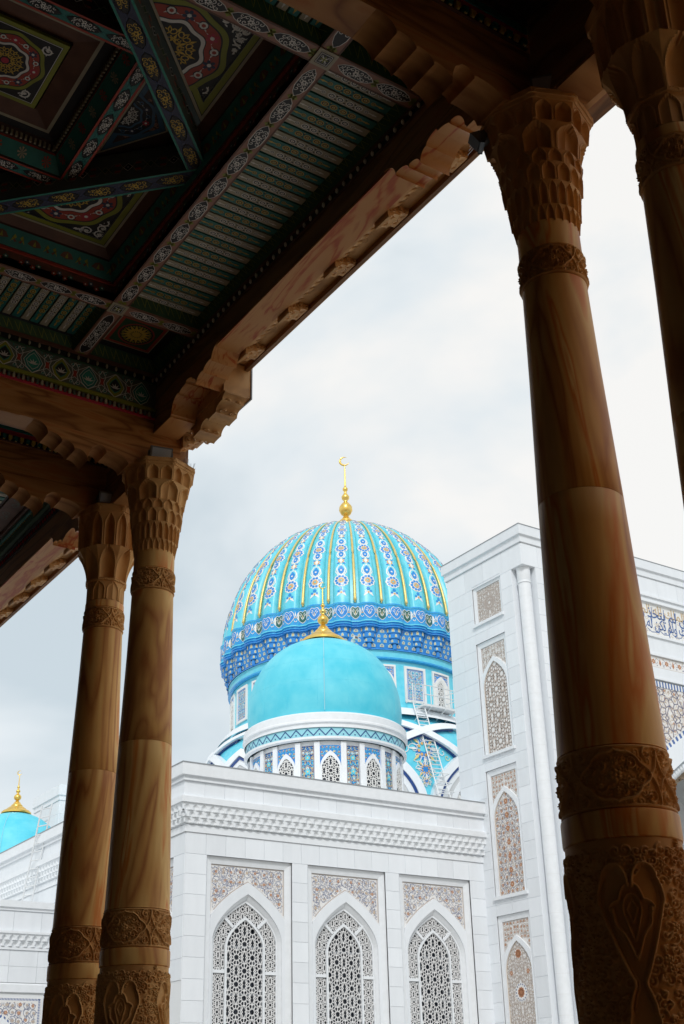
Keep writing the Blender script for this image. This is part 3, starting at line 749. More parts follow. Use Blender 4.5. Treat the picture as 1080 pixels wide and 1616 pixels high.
def AO(w, va, v0=0): return [(CX - w, v0)] + arch_pts(w, 9.5, va, 26, CX, 1.9, .95) + [(CX + w, v0)]
b = MB()
A = AO(7.0, 15.95); B = [(u, 16.30) for u, v in A]
band(b, A, B, PF.fn, -.04, -.04, 'inlay_ground')
b.build('spandrel', portal)
b = MB(); tsp = lambda u, v: v < 16.06 and v > 9 and abs(u - CX) < 7.2 and not in_arch(7.0, 0, 9.5, 15.95, CX, 1.9, .95)(u, v - .05) and u > 4
bars(b, girih((4.2, 10.4, 12.4, 16.1), .62, tsp, CX - 1.2, 14.9), .022, PF.fn, -.04, -.028, 'ink')
bars(b, girih((4.2, 10.4, 12.4, 16.1), .62, tsp, CX - 1.2, 14.9), .050, PF.fn, -.04, -.034, 'inlay_brown')
o = Orn(); arabesque(o, tsp, (4.2, 10.4, 12.4, 16.1), .30, 9, 'inlay_tan', 'inlay_tan', ['inlay_tan', 'inlay_rust', 'inlay_brown'], .010, fr=.17)
o.emit(b, PF.fn, -.036); b.build('star_inlay', portal)
b = MB()   # blue and white cable border along the top and the arch
for k in range(190):
    u = 2.9 + k * .08
    m = 'lettering_blue' if k % 2 else 'tile_white'
    PF.rect(b, u, u + .08, 16.08, 16.30, -.035, -.015, m)
P1 = arch_pts(7.0, 9.5, 15.95, 90, CX, 1.9, .95); P2 = arch_pts(6.82, 9.5, 15.75, 90, CX, 1.9, .95)
for i in range(len(P1) - 1):
    b.poly([PF.fn(*P1[i], -.012), PF.fn(*P1[i + 1], -.012), PF.fn(*P2[i + 1], -.012), PF.fn(*P2[i], -.012)], 'lettering_blue' if i % 2 else 'tile_white')
b.build('cable_border', portal)
b = MB()
band(b, AO(6.82, 15.75), AO(6.12, 14.9), PF.fn, .03, .03, 'white_stone'); band(b, AO(6.82, 15.75), AO(6.82, 15.75), PF.fn, -.04, .03, 'white_stone'); band(b, AO(6.12, 14.9), AO(6.05, 14.8), PF.fn, .03, -.2, 'white_trim')
band(b, AO(5.75, 14.45), AO(5.75, 14.45), PF.fn, -.2, -1.4, 'white_trim')
b.build('archivolt', portal)
b = MB(); AC = AO(5.9, 14.65); n = 0
for i in range(2, len(AC) - 2):
    p, q = Vector(PF.fn(*AC[i], -.16)), Vector(PF.fn(*AC[i + 1], -.16)); L_ = (q - p).length; k = max(1, int(L_ / .16))
    for j in range(k):
        a_ = p.lerp(q, j / k); c_ = p.lerp(q, (j + .8) / k); mid = (a_ + c_) / 2
        b.tube([a_, mid, c_], [.09, .165, .09], 'white_trim', 8)
b.build('twisted_rope_moulding', portal, smooth=50, kind='stuff')
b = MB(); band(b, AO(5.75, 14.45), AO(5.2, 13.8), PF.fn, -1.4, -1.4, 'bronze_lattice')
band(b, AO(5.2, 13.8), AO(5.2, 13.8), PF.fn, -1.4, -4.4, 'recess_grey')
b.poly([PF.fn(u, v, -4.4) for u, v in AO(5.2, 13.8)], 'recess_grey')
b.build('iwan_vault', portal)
b = MB(); tw = lambda u, v: in_arch(5.74, 0, 9.5, 14.43, CX, 1.9, .95)(u, v) and not in_arch(5.22, 0, 9.5, 13.82, CX, 1.9, .95)(u, v)
bars(b, girih((4.5, 10.3, 8, 14.5), .16, tw, CX, 12), .02, PF.fn, -1.4, -1.36, 'inlay_tan')
bars(b, girih((5.2, 10.3, 8, 13.5), .5, in_arch(4.4, 8, 9.5, 12.9, CX, 1.9, .95), CX, 11), .06, PF.fn, -4.3, -4.2, 'bronze_lattice')
b.build('iwan_lattice', portal)

# far portal seen beyond the roof
fp_ = empty('far_portal_tower', (28.7, 75.3, 0), 'distant white stone tower rising behind the roof edge, left of the left columns', 'mosque portal')
FL = Face(fp_, (0, 0), R(-90)); FF = Face(fp_)
b = MB(); b.box((28.7, 75.3, 0), (49.3, 79.7, 20.8), 'joint'); b.build('wall', fp_)
b = MB(); sweep(b, [(49.3, 75.3), (28.7, 75.3), (28.7, 79.7), (49.3, 79.7)], [(0, -1), (-1, 0), (0, 1)], [(.03, 20.3), (.07, 20.32), (.07, 20.6), (.15, 20.64), (.15, 21.30), (-.6, 21.30), (-.6, 20.7)], 'white_stone'); b.build('coping', fp_)
FL.slabs(-4.4, 0, 11.9, 20.3, 1.1, .84, [(-3.05, -1.4, 17.7, 19.4)]); FF.slabs(0, 4.5, 11.9, 20.3, 1.12, .84)
niche(FL, -2.22, .82, 17.72, 19.4, 'square', 8)

# ================================================================== SIDE WING (low wall at the left)
wing = empty('side_wing', (-12, 43, 0), 'low white stone wing with a carved cornice and an inlaid arch, behind the left columns', 'mosque building')
FW = Face(wing); WLn = 29.03
b = MB(); b.box((-12, 43, 0), (17.03, 52, 8.3), 'joint'); b.build('wall', wing)
FW.slabs(WLn - 9, WLn, 5.98, 7.02, 1.0, .52); FW.slabs(WLn - 9, WLn, 7.6, 8.28, 1.0, .66, d=.10)
b = MB(); pth = [(17.03, 43), (-12, 43)]
sweep(b, pth, [(0, -1)], [(.03, 5.66), (.07, 5.68), (.07, 5.92), (.03, 5.96)], 'white_trim'); sweep(b, pth, [(0, -1)], [(.0, 7.02), (.06, 7.03), (.06, 7.12), (.02, 7.13), (.16, 7.52), (.24, 7.54), (.24, 7.62), (.10, 7.64), (.10, 8.28), (.16, 8.30), (.16, 8.38), (.22, 8.40), (.22, 8.62), (-.5, 8.64), (-.5, 8.2)], 'white_trim')
b.build('cornice', wing)
b = MB(); muq_row(b, FW.fn, WLn - 10, WLn, 7.33, .2, .27, .19, .1, 'white_trim', 0); muq_row(b, FW.fn, WLn - 10, WLn, 7.13, .2, .27, .10, .1, 'white_trim', 1); b.build('muqarnas_cornice', wing, kind='stuff')
# arch panel
cxw = 26.95
b = MB()
fr = [(cxw - 1.42, 0), (cxw - 1.42, 5.6), (cxw + 1.42, 5.6), (cxw + 1.42, 0)]
FW.rect(b, cxw - 1.32, cxw + 1.32, 3.0, 5.5, 0, .02, 'inlay_ground'); o = Orn()
ta = lambda u, v: abs(u - cxw) < 1.18 and v < 5.36 and v > 3.2 and not in_arch(1.32, 0, 3.0, 5.0, cxw, 1.9, .95)(u, v)
arabesque(o, ta, (cxw - 1.2, cxw + 1.2, 3.2, 5.4), .25, 31, 'ink', 'inlay_tan', ['inlay_rust', 'inlay_brown'], .02, mirror=cxw)
for k in range(50): o.poly([(cxw - 1.3 + k * .052, 5.42), (cxw - 1.3 + k * .052 + .026, 5.42), (cxw - 1.3 + k * .052 + .04, 5.49), (cxw - 1.3 + k * .052 + .014, 5.49)], 'lettering_blue', 2)
for s_ in (-1, 1):
    for k in range(46): o.poly([(cxw + s_ * 1.23, 3.2 + k * .05), (cxw + s_ * 1.23, 3.226 + k * .05), (cxw + s_ * 1.30, 3.24 + k * .05), (cxw + s_ * 1.30, 3.214 + k * .05)], 'lettering_blue', 2)
o.emit(b, FW.fn, .021)
P1 = arch_pts(1.30, 3.0, 4.98, 40, cxw, 1.9, .95); P2 = arch_pts(1.24, 3.0, 4.90, 40, cxw, 1.9, .95)
for i in range(80): b.poly([FW.fn(*P1[i], .03), FW.fn(*P1[i + 1], .03), FW.fn(*P2[i + 1], .03), FW.fn(*P2[i], .03)], 'lettering_blue' if i % 2 else 'tile_white')
band(b, arch_pts(1.24, 3.0, 4.90, 20, cxw, 1.9, .95), arch_pts(.95, 3.0, 4.45, 20, cxw, 1.9, .95), FW.fn, .05, .05, 'white_trim')
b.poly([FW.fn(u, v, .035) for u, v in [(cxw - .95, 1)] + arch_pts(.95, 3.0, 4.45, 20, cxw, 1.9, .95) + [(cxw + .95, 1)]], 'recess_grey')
b.build('arched_panel', wing)

# ladder from the wing roof to the hall roof
def ladder(name, p0, p1, side, wid, n, r_, label):
    root = empty(name, p0, label, 'ladder'); p0, p1, side = Vector(p0), Vector(p1), Vector(side)
    for s_ in (0, 1):
        b = MB(); o_ = side * wid * s_; b.tube([p0 + o_, p1 + o_], r_, 'metal_white', 6); b.build('rail', root, smooth=40)
    b = MB(); a, c = Vector((0, 0, 0)), side * wid; b.tube([a, c], r_ * .8, 'metal_white', 5); me = b.mesh('rung', smooth=40)
    for k in range(n):
        q = (p1 - p0) * ((k + .5) / n); inst('rung', me, root, q)
    return root
ladder('roof_ladder', (16.55, 46.7, 8.64), (16.62, 45.4, 12.6), (0.35, -.93, 0), .55, 13, .03, 'white steel ladder leaning on the hall parapet above the low side wing')

# ================================================================== GREAT DOME
GC = (39.0, 57.0)
def gp(a, r_, z): return (GC[0] + r_ * sin(a), GC[1] - r_ * cos(a), z)
gd = empty('great_dome', (GC[0], GC[1], 11.45), 'great ribbed turquoise dome with gold rods, flower tiles and a blue muqarnas collar', 'dome')
ZB, ZH, RD = 24.73, 9.34, 7.46
def Rz(z):
    t = max(0, min(1, (z - ZB) / ZH)); return RD * (1 - t ** 2.346) ** (1 / 1.805)
NL = 32; PIT = 2 * PI / NL; PH = R(-3.4)
zs = [26.2 + (ZB + ZH - .03 - 26.2) * (i / 34) for i in range(35)]
prof = [(Rz(z) - .12 * Rz(z) / RD, z) for z in zs]
b = MB(); b.lathe(prof, 'turquoise_tile', 128, GC); b.build('shell', gd, smooth=60)
# arc-length chart of the meridian for the ribs
tp = [(1 - (1 - i / 40) ** 1.6) for i in range(41)]
mer = [26.2]; L0 = 0; ZM = []; zz = 26.2
ztop = ZB + ZH - .02
pts = []
for i in range(401):
    z = 26.2 + (ztop - 26.2) * i / 400; pts.append((Rz(z), z))
arc = [0]
for i in range(400): arc.append(arc[-1] + math.hypot(pts[i + 1][0] - pts[i][0], pts[i + 1][1] - pts[i][1]))
LT = arc[-1]
def merid(s):
    s = max(0, min(LT, s)); import bisect
    i = min(399, max(0, bisect.bisect_right(arc, s) - 1)); f = (s - arc[i]) / max(1e-9, arc[i + 1] - arc[i])
    r_, z = pts[i][0] + (pts[i + 1][0] - pts[i][0]) * f, pts[i][1] + (pts[i + 1][1] - pts[i][1]) * f
    dr, dz = pts[i + 1][0] - pts[i][0], pts[i + 1][1] - pts[i][1]; k = math.hypot(dr, dz) or 1
    return r_, z, dz / k, -dr / k
HW = PIT * .33
def lobe_pt(q, s, n):      # q in -1..1 across, s along the meridian, n out; in dome-local coordinates with the rib at angle 0
    r_, z, nr_, nz_ = merid(s); k = r_ / RD
    bump = (.225 * k) * math.sqrt(max(0, 1 - (q * .98) ** 2)) - .04 * k + n
    rr = r_ + bump * nr_; a = q * HW
    return (rr * sin(a), -rr * cos(a), z + bump * nz_ - 11.45)
b = MB(); ns, nq = 44, 10
vs = [lobe_pt(-1 + 2 * j / nq, LT * .995 * (i / ns), -(.10 if j in (0, nq) else 0)) for i in range(ns + 1) for j in range(nq + 1)]
b.add(vs, [(i * (nq + 1) + j, i * (nq + 1) + j + 1, (i + 1) * (nq + 1) + j + 1, (i + 1) * (nq + 1) + j) for i in range(ns) for j in range(nq)], 'turquoise_tile')
me_rib = b.mesh('rib', smooth=70)
# painted-tile chain of flowers and drops on each rib
o = Orn()
def wq(s): return merid(s)[0] * HW      # half width in metres at s
def fmap(x, s, n): return lobe_pt(x / max(.02, wq(s)), s, n + .004)
s0 = .95
def flower_m(s, r_):
    for k in range(10):
        a = 2 * PI * k / 10; o.disc(r_ * .74 * cos(a), s + r_ * .74 * sin(a), r_ * .37, 'tile_white', 1, 8)
    o.disc(0, s, r_ * .8, 'tile_white', 1, 12)
    for k in range(10):
        a = 2 * PI * k / 10; o.disc(r_ * .72 * cos(a), s + r_ * .72 * sin(a), r_ * .22, 'blue_tile', 3, 6)
    for k in range(10): a = 2 * PI * (k + .5) / 10; o.leaf(r_ * .12 * cos(a), s + r_ * .12 * sin(a), a, r_ * .42, r_ * .2, 'tile_orange', 4)
    o.disc(0, s, r_ * .13, 'turquoise_tile', 5, 6)
def drop_m(s, r_, up=1):
    P = lambda k: [(0, s + up * k * r_ * 1.25), (k * r_ * .62, s + up * k * r_ * .35), (k * r_ * .5, s - up * k * r_ * .5), (0, s - up * k * r_ * .95), (-k * r_ * .5, s - up * k * r_ * .5), (-k * r_ * .62, s + up * k * r_ * .35)]
    o.poly(P(1.28), 'tile_white', 1); o.poly(P(.88), 'blue_tile', 3); o.disc(0, s, r_ * .2, 'tile_white', 4, 6)
    for sg in (-1, 1): o.stroke([(sg * r_ * .5, s - up * r_ * 1.1), (sg * r_ * .95, s - up * r_ * .3), (sg * r_ * .8, s + up * r_ * .6), (sg * r_ * .35, s + up * r_ * 1.3)], .055, 'tile_white', 1)
# bottom tassel
for sg in (-1, 1): o.leaf(0, s0 - .25, -PI / 2 + sg * .7, .42, .18, 'tile_white', 1); o.disc(sg * .14, s0 - .28, .075, 'blue_tile', 3, 6)
o.disc(0, s0 - .12, .10, 'blue_tile', 3, 6); o.disc(0, s0 - .34, .06, 'tile_orange', 3, 6)
s = s0 + .42
seq = 0
while s < LT - 1.0:
    k = wq(s) / (RD * HW) 
    rr = .40 * max(.22, k)
    if seq % 4 == 0: flower_m(s, rr * .98); s += rr * 1.75
    elif seq % 4 == 1: drop_m(s, rr * .80, 1); s += rr * 1.85
    elif seq % 4 == 2:
        for q_ in range(6): a = q_ * PI / 3; o.leaf(0, s, a + PI / 6, rr * .8, rr * .32, 'tile_white', 1)
        o.disc(0, s, rr * .45, 'tile_orange', 2, 8); o.disc(0, s, rr * .28, 'tile_white', 3, 6)
        for q_ in range(4): a = q_ * PI / 2 + .78; o.disc(rr * .62 * cos(a), s + rr * .62 * sin(a), rr * .18, 'blue_tile', 3, 5)
        s += rr * 1.35
    else: drop_m(s, rr * .70, 1); s += rr * 1.55
    seq += 1
b = MB(); o.emit(b, fmap, .004, .003); me_orn = b.mesh('flower_chain')
# gold rod in each valley
b = MB(); rod = []
for i in range(33):
    s_ = .25 + (LT - .45) * i / 32; r_, z, nr_, nz_ = merid(s_); rod.append((0, -(r_ - .02 * nr_ + .03), z - 11.45 + .02 * nz_))
b.tube(rod, [.085 * max(.35, merid(.25 + (LT - .45) * i / 32)[0] / RD) for i in range(33)], 'gold_paint', 8)
x_, y_, z_ = rod[0]; b.lathe([(.001, z_ - .2), (.05, z_ - .16), (.03, z_ - .11), (.10, z_ - .05), (.10, z_ + .04)], 'gold_paint', 8, (0, y_))
me_rod = b.mesh('gold_rod', smooth=50)
for k in range(NL):
    a = PIT * k + PH; ob = inst('rib', me_rib, gd, (0, 0, 0), a); inst('flower_chain', me_orn, ob)
    inst('gold_rod', me_rod, gd, (0, 0, 0), a + PIT / 2)
# collar under the ribs
def scal(a, z=0):           # scalloped radius factor following the ribs
    q = (((a - PH) / PIT + .5) % 1 - .5) * PIT / HW
    return 1 + (.031 * math.sqrt(max(0, 1 - q * q)) if abs(q) < 1 else 0)
b = MB()
b.lathe([(7.34, 26.22), (7.44, 26.19), (7.44, 26.10)], 'mid_blue', 512, GC, rf=scal); b.lathe([(7.44, 26.10), (7.40, 26.08)], 'turquoise_tile', 512, GC, rf=scal)
b.lathe([(7.40, 26.08), (7.40, 25.20)], 'mid_blue', 512, GC, rf=scal)
b.lathe([(7.40, 25.20), (7.45, 25.18), (7.45, 25.12)], 'turquoise_tile', 512, GC, rf=scal); b.lathe([(7.45, 25.12), (7.37, 25.10), (7.37, 25.04), (7.43, 25.02), (7.43, 24.97)], 'mid_blue', 512, GC, rf=scal)
b.lathe([(7.43, 24.97), (7.36, 24.94), (7.42, 24.90), (7.42, 24.85), (7.28, 24.84)], 'blue_tile', 512, GC, rf=scal)
b.build('collar_mouldings', gd, smooth=40)
o = Orn(); PW2 = 7.42 * PIT / 2     # palmettes: two per rib pitch
for k in range(NL * 2):
    u = k * PW2 + 7.42 * PH; m = 'dark_green' if k % 2 else 'blue_tile'
    def pal(sc_, mm_, l_):
        n_ = 10; W_ = PW2 * .46 * sc_
        bt = lambda x: 25.66 - .38 * sc_ * max(0, 1 - (abs(x) / W_) ** 1.4) ** .8
        tp_ = lambda x: 25.66 + .38 * sc_ * max(0, 1 - (abs(x) / W_) ** 3) ** .6 - .10 * max(0, 1 - abs(x) / (W_ * .4))
        for i in range(n_):
            x0_, x1_ = -W_ + 2 * W_ * i / n_, -W_ + 2 * W_ * (i + 1) / n_
            o.poly([(u + x0_, bt(x0_)), (u + x1_, bt(x1_)), (u + x1_, tp_(x1_)), (u + x0_, tp_(x0_))], mm_, l_)
    pal(1.0, 'tile_white', 1); pal(.90, m, 3)
    for sg in (-1, 1): o.spiral(u + sg * PW2 * .2, 25.78, .10, PI / 2, sg, .03, 'tile_white', 4, .9, None, 6)
    for sg in (-1, 1): o.leaf(u, 25.48, PI / 2 + sg * .5, .28, .05, 'tile_white', 5)
    o.leaf(u, 25.56, PI / 2, .25, .06, 'tile_gold_leaf', 4)
    for sg in (-1, 1): o.leaf(u + PW2 / 2, 25.36, PI / 2 + sg * .6, .16, .04, 'tile_white', 3)
    o.disc(u + PW2 / 2, 25.62, .035, 'tile_orange', 3, 6); o.leaf(u + PW2 / 2, 25.68, PI / 2, .3, .07, 'tile_white', 3)
b = MB()
def bandmap(u, v, n):
    a = u / 7.42; r_ = 7.40 * scal(a) + n; return gp(a, r_, v)
o.emit(b, bandmap, .006, .004); b.build('palmette_frieze', gd)
# muqarnas: tiled wall cells and hanging stacks under the ribs
b = MB(); b.lathe([(7.28, 24.86), (7.20, 24.3), (7.08, 23.8)], 'blue_tile', 128, GC)
o = Orn()
for r_i, z in enumerate((24.60, 24.34, 24.08, 23.83)):
    n = NL * (3 if r_i in (0, 3) else 4)
    for k in range(n):
        a = (k + .5) * 2 * PI / n + PH; u = a * 7.0; w = .135 if n == NL * 3 else .10
        w *= .92; o.poly([(u - w, z), (u + w, z), (u + w, z + .12), (u, z + .20), (u - w, z + .12)], 'turquoise_pale', 1)
        o.poly([(u - w * .7, z + .02), (u + w * .7, z + .02), (u + w * .7, z + .11), (u, z + .175), (u - w * .7, z + .11)], 'tile_gold_leaf', 2); o.disc(u, z + .09, w * .35, 'blue_tile', 3, 5)
def wallmap(u, v, n):
    t = (24.86 - v) / 1.06; return gp(u / 7.0, 7.28 - .20 * t + .012 + n, v)
o.emit(b, wallmap, .01, .006); b.build('muqarnas_wall', gd, kind='stuff')
b = MB(); hw = PIT * .31 * 7.3
for t, (z1, z0, w, dp) in enumerate(((24.87, 24.56, 1.0, .34), (24.56, 24.28, .78, .28), (24.28, 24.02, .55, .20), (24.02, 23.70, .26, .12))):
    n = 8; vs = []
    for zz_, kk in ((z1, 1.0), (z0 + .03, .97), (z0, .8 if t < 3 else .3)):
        for i in range(n + 1):
            th = PI * i / n; vs.append((-cos(th) * hw * w * kk, -(7.16 + sin(th) * dp * kk), zz_ - 11.45))
    fs = [(j * (n + 1) + i, j * (n + 1) + i + 1, (j + 1) * (n + 1) + i + 1, (j + 1) * (n + 1) + i) for j in range(2) for i in range(n)] + [tuple(2 * (n + 1) + i for i in range(n + 1))]
    b.add(vs, fs, 'blue_tile')
    b.add(vs[-(n + 1):], [tuple(range(n + 1))], 'deep_blue')
    cells = (3, 2, 1, 0)[t]
    for c in range(cells + 1 if t < 3 else 0):
        th0 = PI * (c + .5) / (cells + 1)
        def cp(dth, zz_, n_=.012): th = th0 + dth; return (-cos(th) * (hw * w + n_), -(7.16 + sin(th) * (dp + n_)), zz_ - 11.45)
        dth = .20 if cells > 1 else .28
        b.poly([cp(-dth, z0 + .05), cp(dth, z0 + .05), cp(dth, z1 - .10), cp(0, z1 - .03), cp(-dth, z1 - .10)], 'turquoise_pale'); 
        b.poly([cp(-dth * .65, z0 + .07, .016), cp(dth * .65, z0 + .07, .016), cp(dth * .65, z1 - .11, .016), cp(0, z1 - .06, .016), cp(-dth * .65, z1 - .11, .016)], 'tile_gold_leaf')
me_st = b.mesh('muqarnas_pendant')
for k in range(NL): inst('muqarnas_pendant', me_st, gd, (0, 0, 0), PIT * k + PH)
# drum
DR = 6.95
b = MB(); b.lathe([(7.08, 23.80), (7.20, 23.72), (7.20, 23.66)], 'blue_tile', 160, GC); b.lathe([(7.14, 23.66), (7.10, 23.62), (7.10, 23.30)], 'turquoise_tile', 160, GC)
b.lathe([(7.10, 23.30), (7.16, 23.28), (7.16, 23.20), (DR + .02, 23.16)], 'mid_blue', 160, GC)
b.lathe([(DR, 23.16), (DR, 20.9), (DR + .10, 20.45), (DR + .30, 20.2)], 'turquoise_tile', 160, GC); b.build('drum', gd, smooth=40)
def dmap(a0):
    def f(u, v, n): return gp(a0 + u / DR, DR + .02 + n, v)
    return f
Z0, Z1 = 20.93, 22.92
def local_d(u, v, n): a = u / DR; return ((DR + .02 + n) * sin(a), -(DR + .02 + n) * cos(a), v - 11.45)
def curved(b, pts, d, m): b.poly([local_d(u, v, d) for u, v in pts], m)
def cband(b, A, B, da, db, m): band(b, A, B, local_d, da, db, m)
def rect_frame(b, w, z0, z1, t, d, m):
    A = [(-w, z0), (-w, z1), (0, z1), (w, z1), (w, z0), (0, z0), (-w, z0)]; B = [(-w + t, z0 + t), (-w + t, z1 - t), (0, z1 - t), (w - t, z1 - t), (w - t, z0 + t), (0, z0 + t), (-w + t, z0 + t)]
    cband(b, A, B, d, d, m); cband(b, A, A, -.05, d, m); cband(b, B, B, 0, d, m)
b = MB(); wP = .66
rect_frame(b, wP, Z0, Z1, .14, .07, 'tile_white'); me_fr = b.mesh('panel_frame')
b = MB()
for i in range(4): b.poly([local_d(u, v, .012) for u, v in ((-.52 + .26 * i, Z0 + .14), (-.26 + .26 * i, Z0 + .14), (-.26 + .26 * i, Z1 - .14), (-.52 + .26 * i, Z1 - .14))], 'blue_tile')
o = Orn(); tq = lambda u, v: abs(u) < .43 and Z0 + .22 < v < Z1 - .22
arabesque(o, tq, (-.44, .44, Z0 + .2, Z1 - .2), .22, 3, 'tile_white', 'turquoise_pale', ['tile_gold_leaf', 'turquoise_tile'], .022, mirror=0, fr=.25)
arabesque(o, tq, (-.44, .44, Z0 + .2, Z1 - .2), .16, 4, 'turquoise_pale', 'tile_white', ['tile_white', 'inlay_rust'], .014, mirror=0)
o.stroke([(-.46, Z0 + .2), (-.46, Z1 - .2), (0, Z1 - .2), (.46, Z1 - .2), (.46, Z0 + .2), (0, Z0 + .2), (-.46, Z0 + .2)], .02, 'tile_white', 4)
o.emit(b, local_d, .016, .004); me_mo = b.mesh('mosaic')
# drum window: frame, spandrel, arch mould, lattice
b = MB(); rect_frame(b, wP, Z0 - .14, Z1, .11, .07, 'tile_white')
A = [(-.40, Z0)] + arch_pts(.40, 22.0, 22.52, 8, 0, 1.9, .9) + [(.40, Z0)]; B = [(-.55, Z0)] + arch_pts(.55, 22.05, 22.72, 8, 0, 1.9, .9) + [(.55, Z0)]; C_ = [(-.28, Z0 + .1)] + arch_pts(.28, 21.98, 22.38, 8, 0, 1.9, .9) + [(.28, Z0 + .1)]
cband(b, A, B, .06, .06, 'tile_white'); cband(b, A, C_, .06, .02, 'tile_white'); cband(b, B, B, 0, .06, 'tile_white'); me_wf = b.mesh('window_frame')
b = MB(); cband(b, [(u, v) for u, v in B if v > 21.9], [(u, 22.82) for u, v in B if v > 21.9], .012, .012, 'blue_tile'); o = Orn()
arabesque(o, lambda u, v: abs(u) < .53 and v < 22.8 and not in_arch(.58, 20, 22.05, 22.76, 0, 1.9, .9)(u, v), (-.54, .54, 22.1, 22.82), .17, 6, 'tile_white', 'turquoise_pale', ['tile_orange'], .016, mirror=0)
o.emit(b, local_d, .016, .004); me_ws = b.mesh('window_spandrel')
b = MB(); b.poly([local_d(u, v, .012) for u, v in C_], 'window_glass'); me_wg = b.mesh('glass')
b = MB(); bars(b, girih((-.3, .3, 21, 22.4), .19, in_arch(.28, Z0 + .1, 21.98, 22.38, 0, 1.9, .9), 0, 21.4), .026, local_d, .013, .04, 'tile_white'); me_wl = b.mesh('lattice')
for k in range(24):
    a = R(10.4 + 15 * k)
    if k % 2 == 0:
        w = empty('drum_window', (0, 0, 0), parent=gd); w.rotation_euler = (0, 0, a)
        for n_, m_ in (('frame', me_wf), ('spandrel', me_ws), ('glass', me_wg), ('lattice', me_wl)): inst(n_, m_, w)
    else:
        w = empty('drum_panel', (0, 0, 0), parent=gd); w.rotation_euler = (0, 0, a); inst('frame', me_fr, w); inst('mosaic', me_mo, w)
# base of crossing white arches with blue kite fields
RB = [(7.15, 20.35), (7.5, 20.05), (8.1, 19.6), (8.5, 19.0), (8.75, 18.2), (8.85, 16.5), (8.9, 11.5)]
def Rb(z):
    for i in range(len(RB) - 1):
        (r0, z0), (r1, z1) = RB[i], RB[i + 1]
        if z <= z0 and z >= z1: return r0 + (r1 - r0) * (z0 - z) / (z0 - z1)
    return RB[0][0] if z > 20 else RB[-1][0]
b = MB(); b.lathe([(r_ - .30, z) for r_, z in RB], 'turquoise_tile', 160, GC); b.build('base', gd, smooth=60)
def bmap(a, z, n): return gp(a, Rb(z) + n, z)
def curve_band(b, P, w, m, d=.0, d0=-.3):
    """band of constant width along a path of (metres, z) on the base"""
    n = len(P); A, B = [], []
    for i, (u, v) in enumerate(P):
        p, q = P[max(0, i - 1)], P[min(n - 1, i + 1)]; dx, dy = q[0] - p[0], q[1] - p[1]; k = math.hypot(dx, dy) or 1
        A.append((u - dy / k * w / 2, v + dx / k * w / 2)); B.append((u + dy / k * w / 2, v - dx / k * w / 2))
    f = lambda u, v, n_: bmap(u / 8.6, v, n_)
    band(b, A, B, f, d, d, m); band(b, A, A, f, d0, d, m); band(b, B, B, f, d0, d, m)
U45 = 8.6 * R(45)
b1, b2, b3 = MB(), MB(), MB()
o = Orn()
for k in range(8):
    uc = (k + .5) * U45 - 8.6 * R(9)
    for sg in (-1, 1):    # big crossing arches
        P = [(uc + sg * 5.75 * t, 19.70 - .066 * (5.75 * t) ** 1.93) for t in [i / 18 for i in range(19)]]
        curve_band(b1, P, .36, 'white_stone', .05)
        curve_band(b3, [(u, v - .24) for u, v in P[3:]], .09, 'deep_blue', -.16)
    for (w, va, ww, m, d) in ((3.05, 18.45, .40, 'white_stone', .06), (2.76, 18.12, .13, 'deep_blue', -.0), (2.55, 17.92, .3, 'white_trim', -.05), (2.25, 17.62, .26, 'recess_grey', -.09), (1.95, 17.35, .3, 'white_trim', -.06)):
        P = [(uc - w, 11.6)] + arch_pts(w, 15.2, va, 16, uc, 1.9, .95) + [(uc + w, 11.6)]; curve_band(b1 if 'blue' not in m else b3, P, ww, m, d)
    T_ = in_arch(1.7, 11.6, 15.4, 17.2, uc, 1.9, .95)
    f = lambda u, v, n_: bmap(u / 8.6, v, n_)
    poly_ = [(uc - 1.7, 11.6)] + arch_pts(1.7, 15.4, 17.2, 14, uc, 1.9, .95) + [(uc + 1.7, 11.6)]
    b2.poly([f(u, v, -.22) for u, v in poly_], 'window_glass'); bars(b2, girih((uc - 1.7, uc + 1.7, 12.5, 17.7), .3, T_, uc, 15.4), .06, f, -.22, -.14, 'tile_white')
    # kite field scrolls on the turquoise between the arches
    kc = k * U45 - 8.6 * R(9)
    for (cu_, cz, sc) in ((kc, 18.0, 1.2), (kc, 16.95, .75), (kc, 16.35, .4)):
        o.disc(cu_, cz, .42 * sc, 'blue_tile', 1, 12, .50 * sc)
        for q in range(8):
            a = 2 * PI * q / 8; o.spiral(cu_ + .48 * sc * cos(a), cz + .48 * sc * sin(a), .26 * sc, a, 1 if q % 2 else -1, .035, 'tile_white', 2, 1.1)
            o.disc(cu_ + .26 * sc * cos(a + .3), cz + .26 * sc * sin(a + .3), .07 * sc, 'tile_orange', 3, 6); o.leaf(cu_ + .3 * sc * cos(a), cz + .3 * sc * sin(a), a, .5 * sc, .12 * sc, 'tile_yellow' if q % 2 else 'tile_white', 4)
    for sg in (-1, 1):
        o.spiral(kc + sg * 1.1, 17.95, .28, PI / 2, sg, .045, 'tile_white', 2, 1.0); o.spiral(kc + sg * 1.4, 17.7, .18, 0, -sg, .035, 'tile_yellow', 2, 1.0)
        o.disc(uc + sg * .9, 19.55, .12, 'tile_orange', 3, 6); o.spiral(uc + sg * .6, 19.55, .2, 0, sg, .04, 'tile_white', 2, 1.0); o.spiral(uc + sg * 1.25, 19.4, .16, 0, sg, .04, 'tile_white', 2, 1.0)
b1.lathe([(7.10, 20.50), (7.45, 20.45), (7.6, 20.28), (7.75, 20.0)], 'white_stone', 160, GC)
b1.build('arch_ribs', gd); b2.build('tympanum_lattice', gd); b3.build('arch_linings', gd)
b = MB(); o.emit(b, lambda u, v, n: bmap(u / 8.6, v, n - .285), .0, .012); b.build('kite_scrolls', gd)

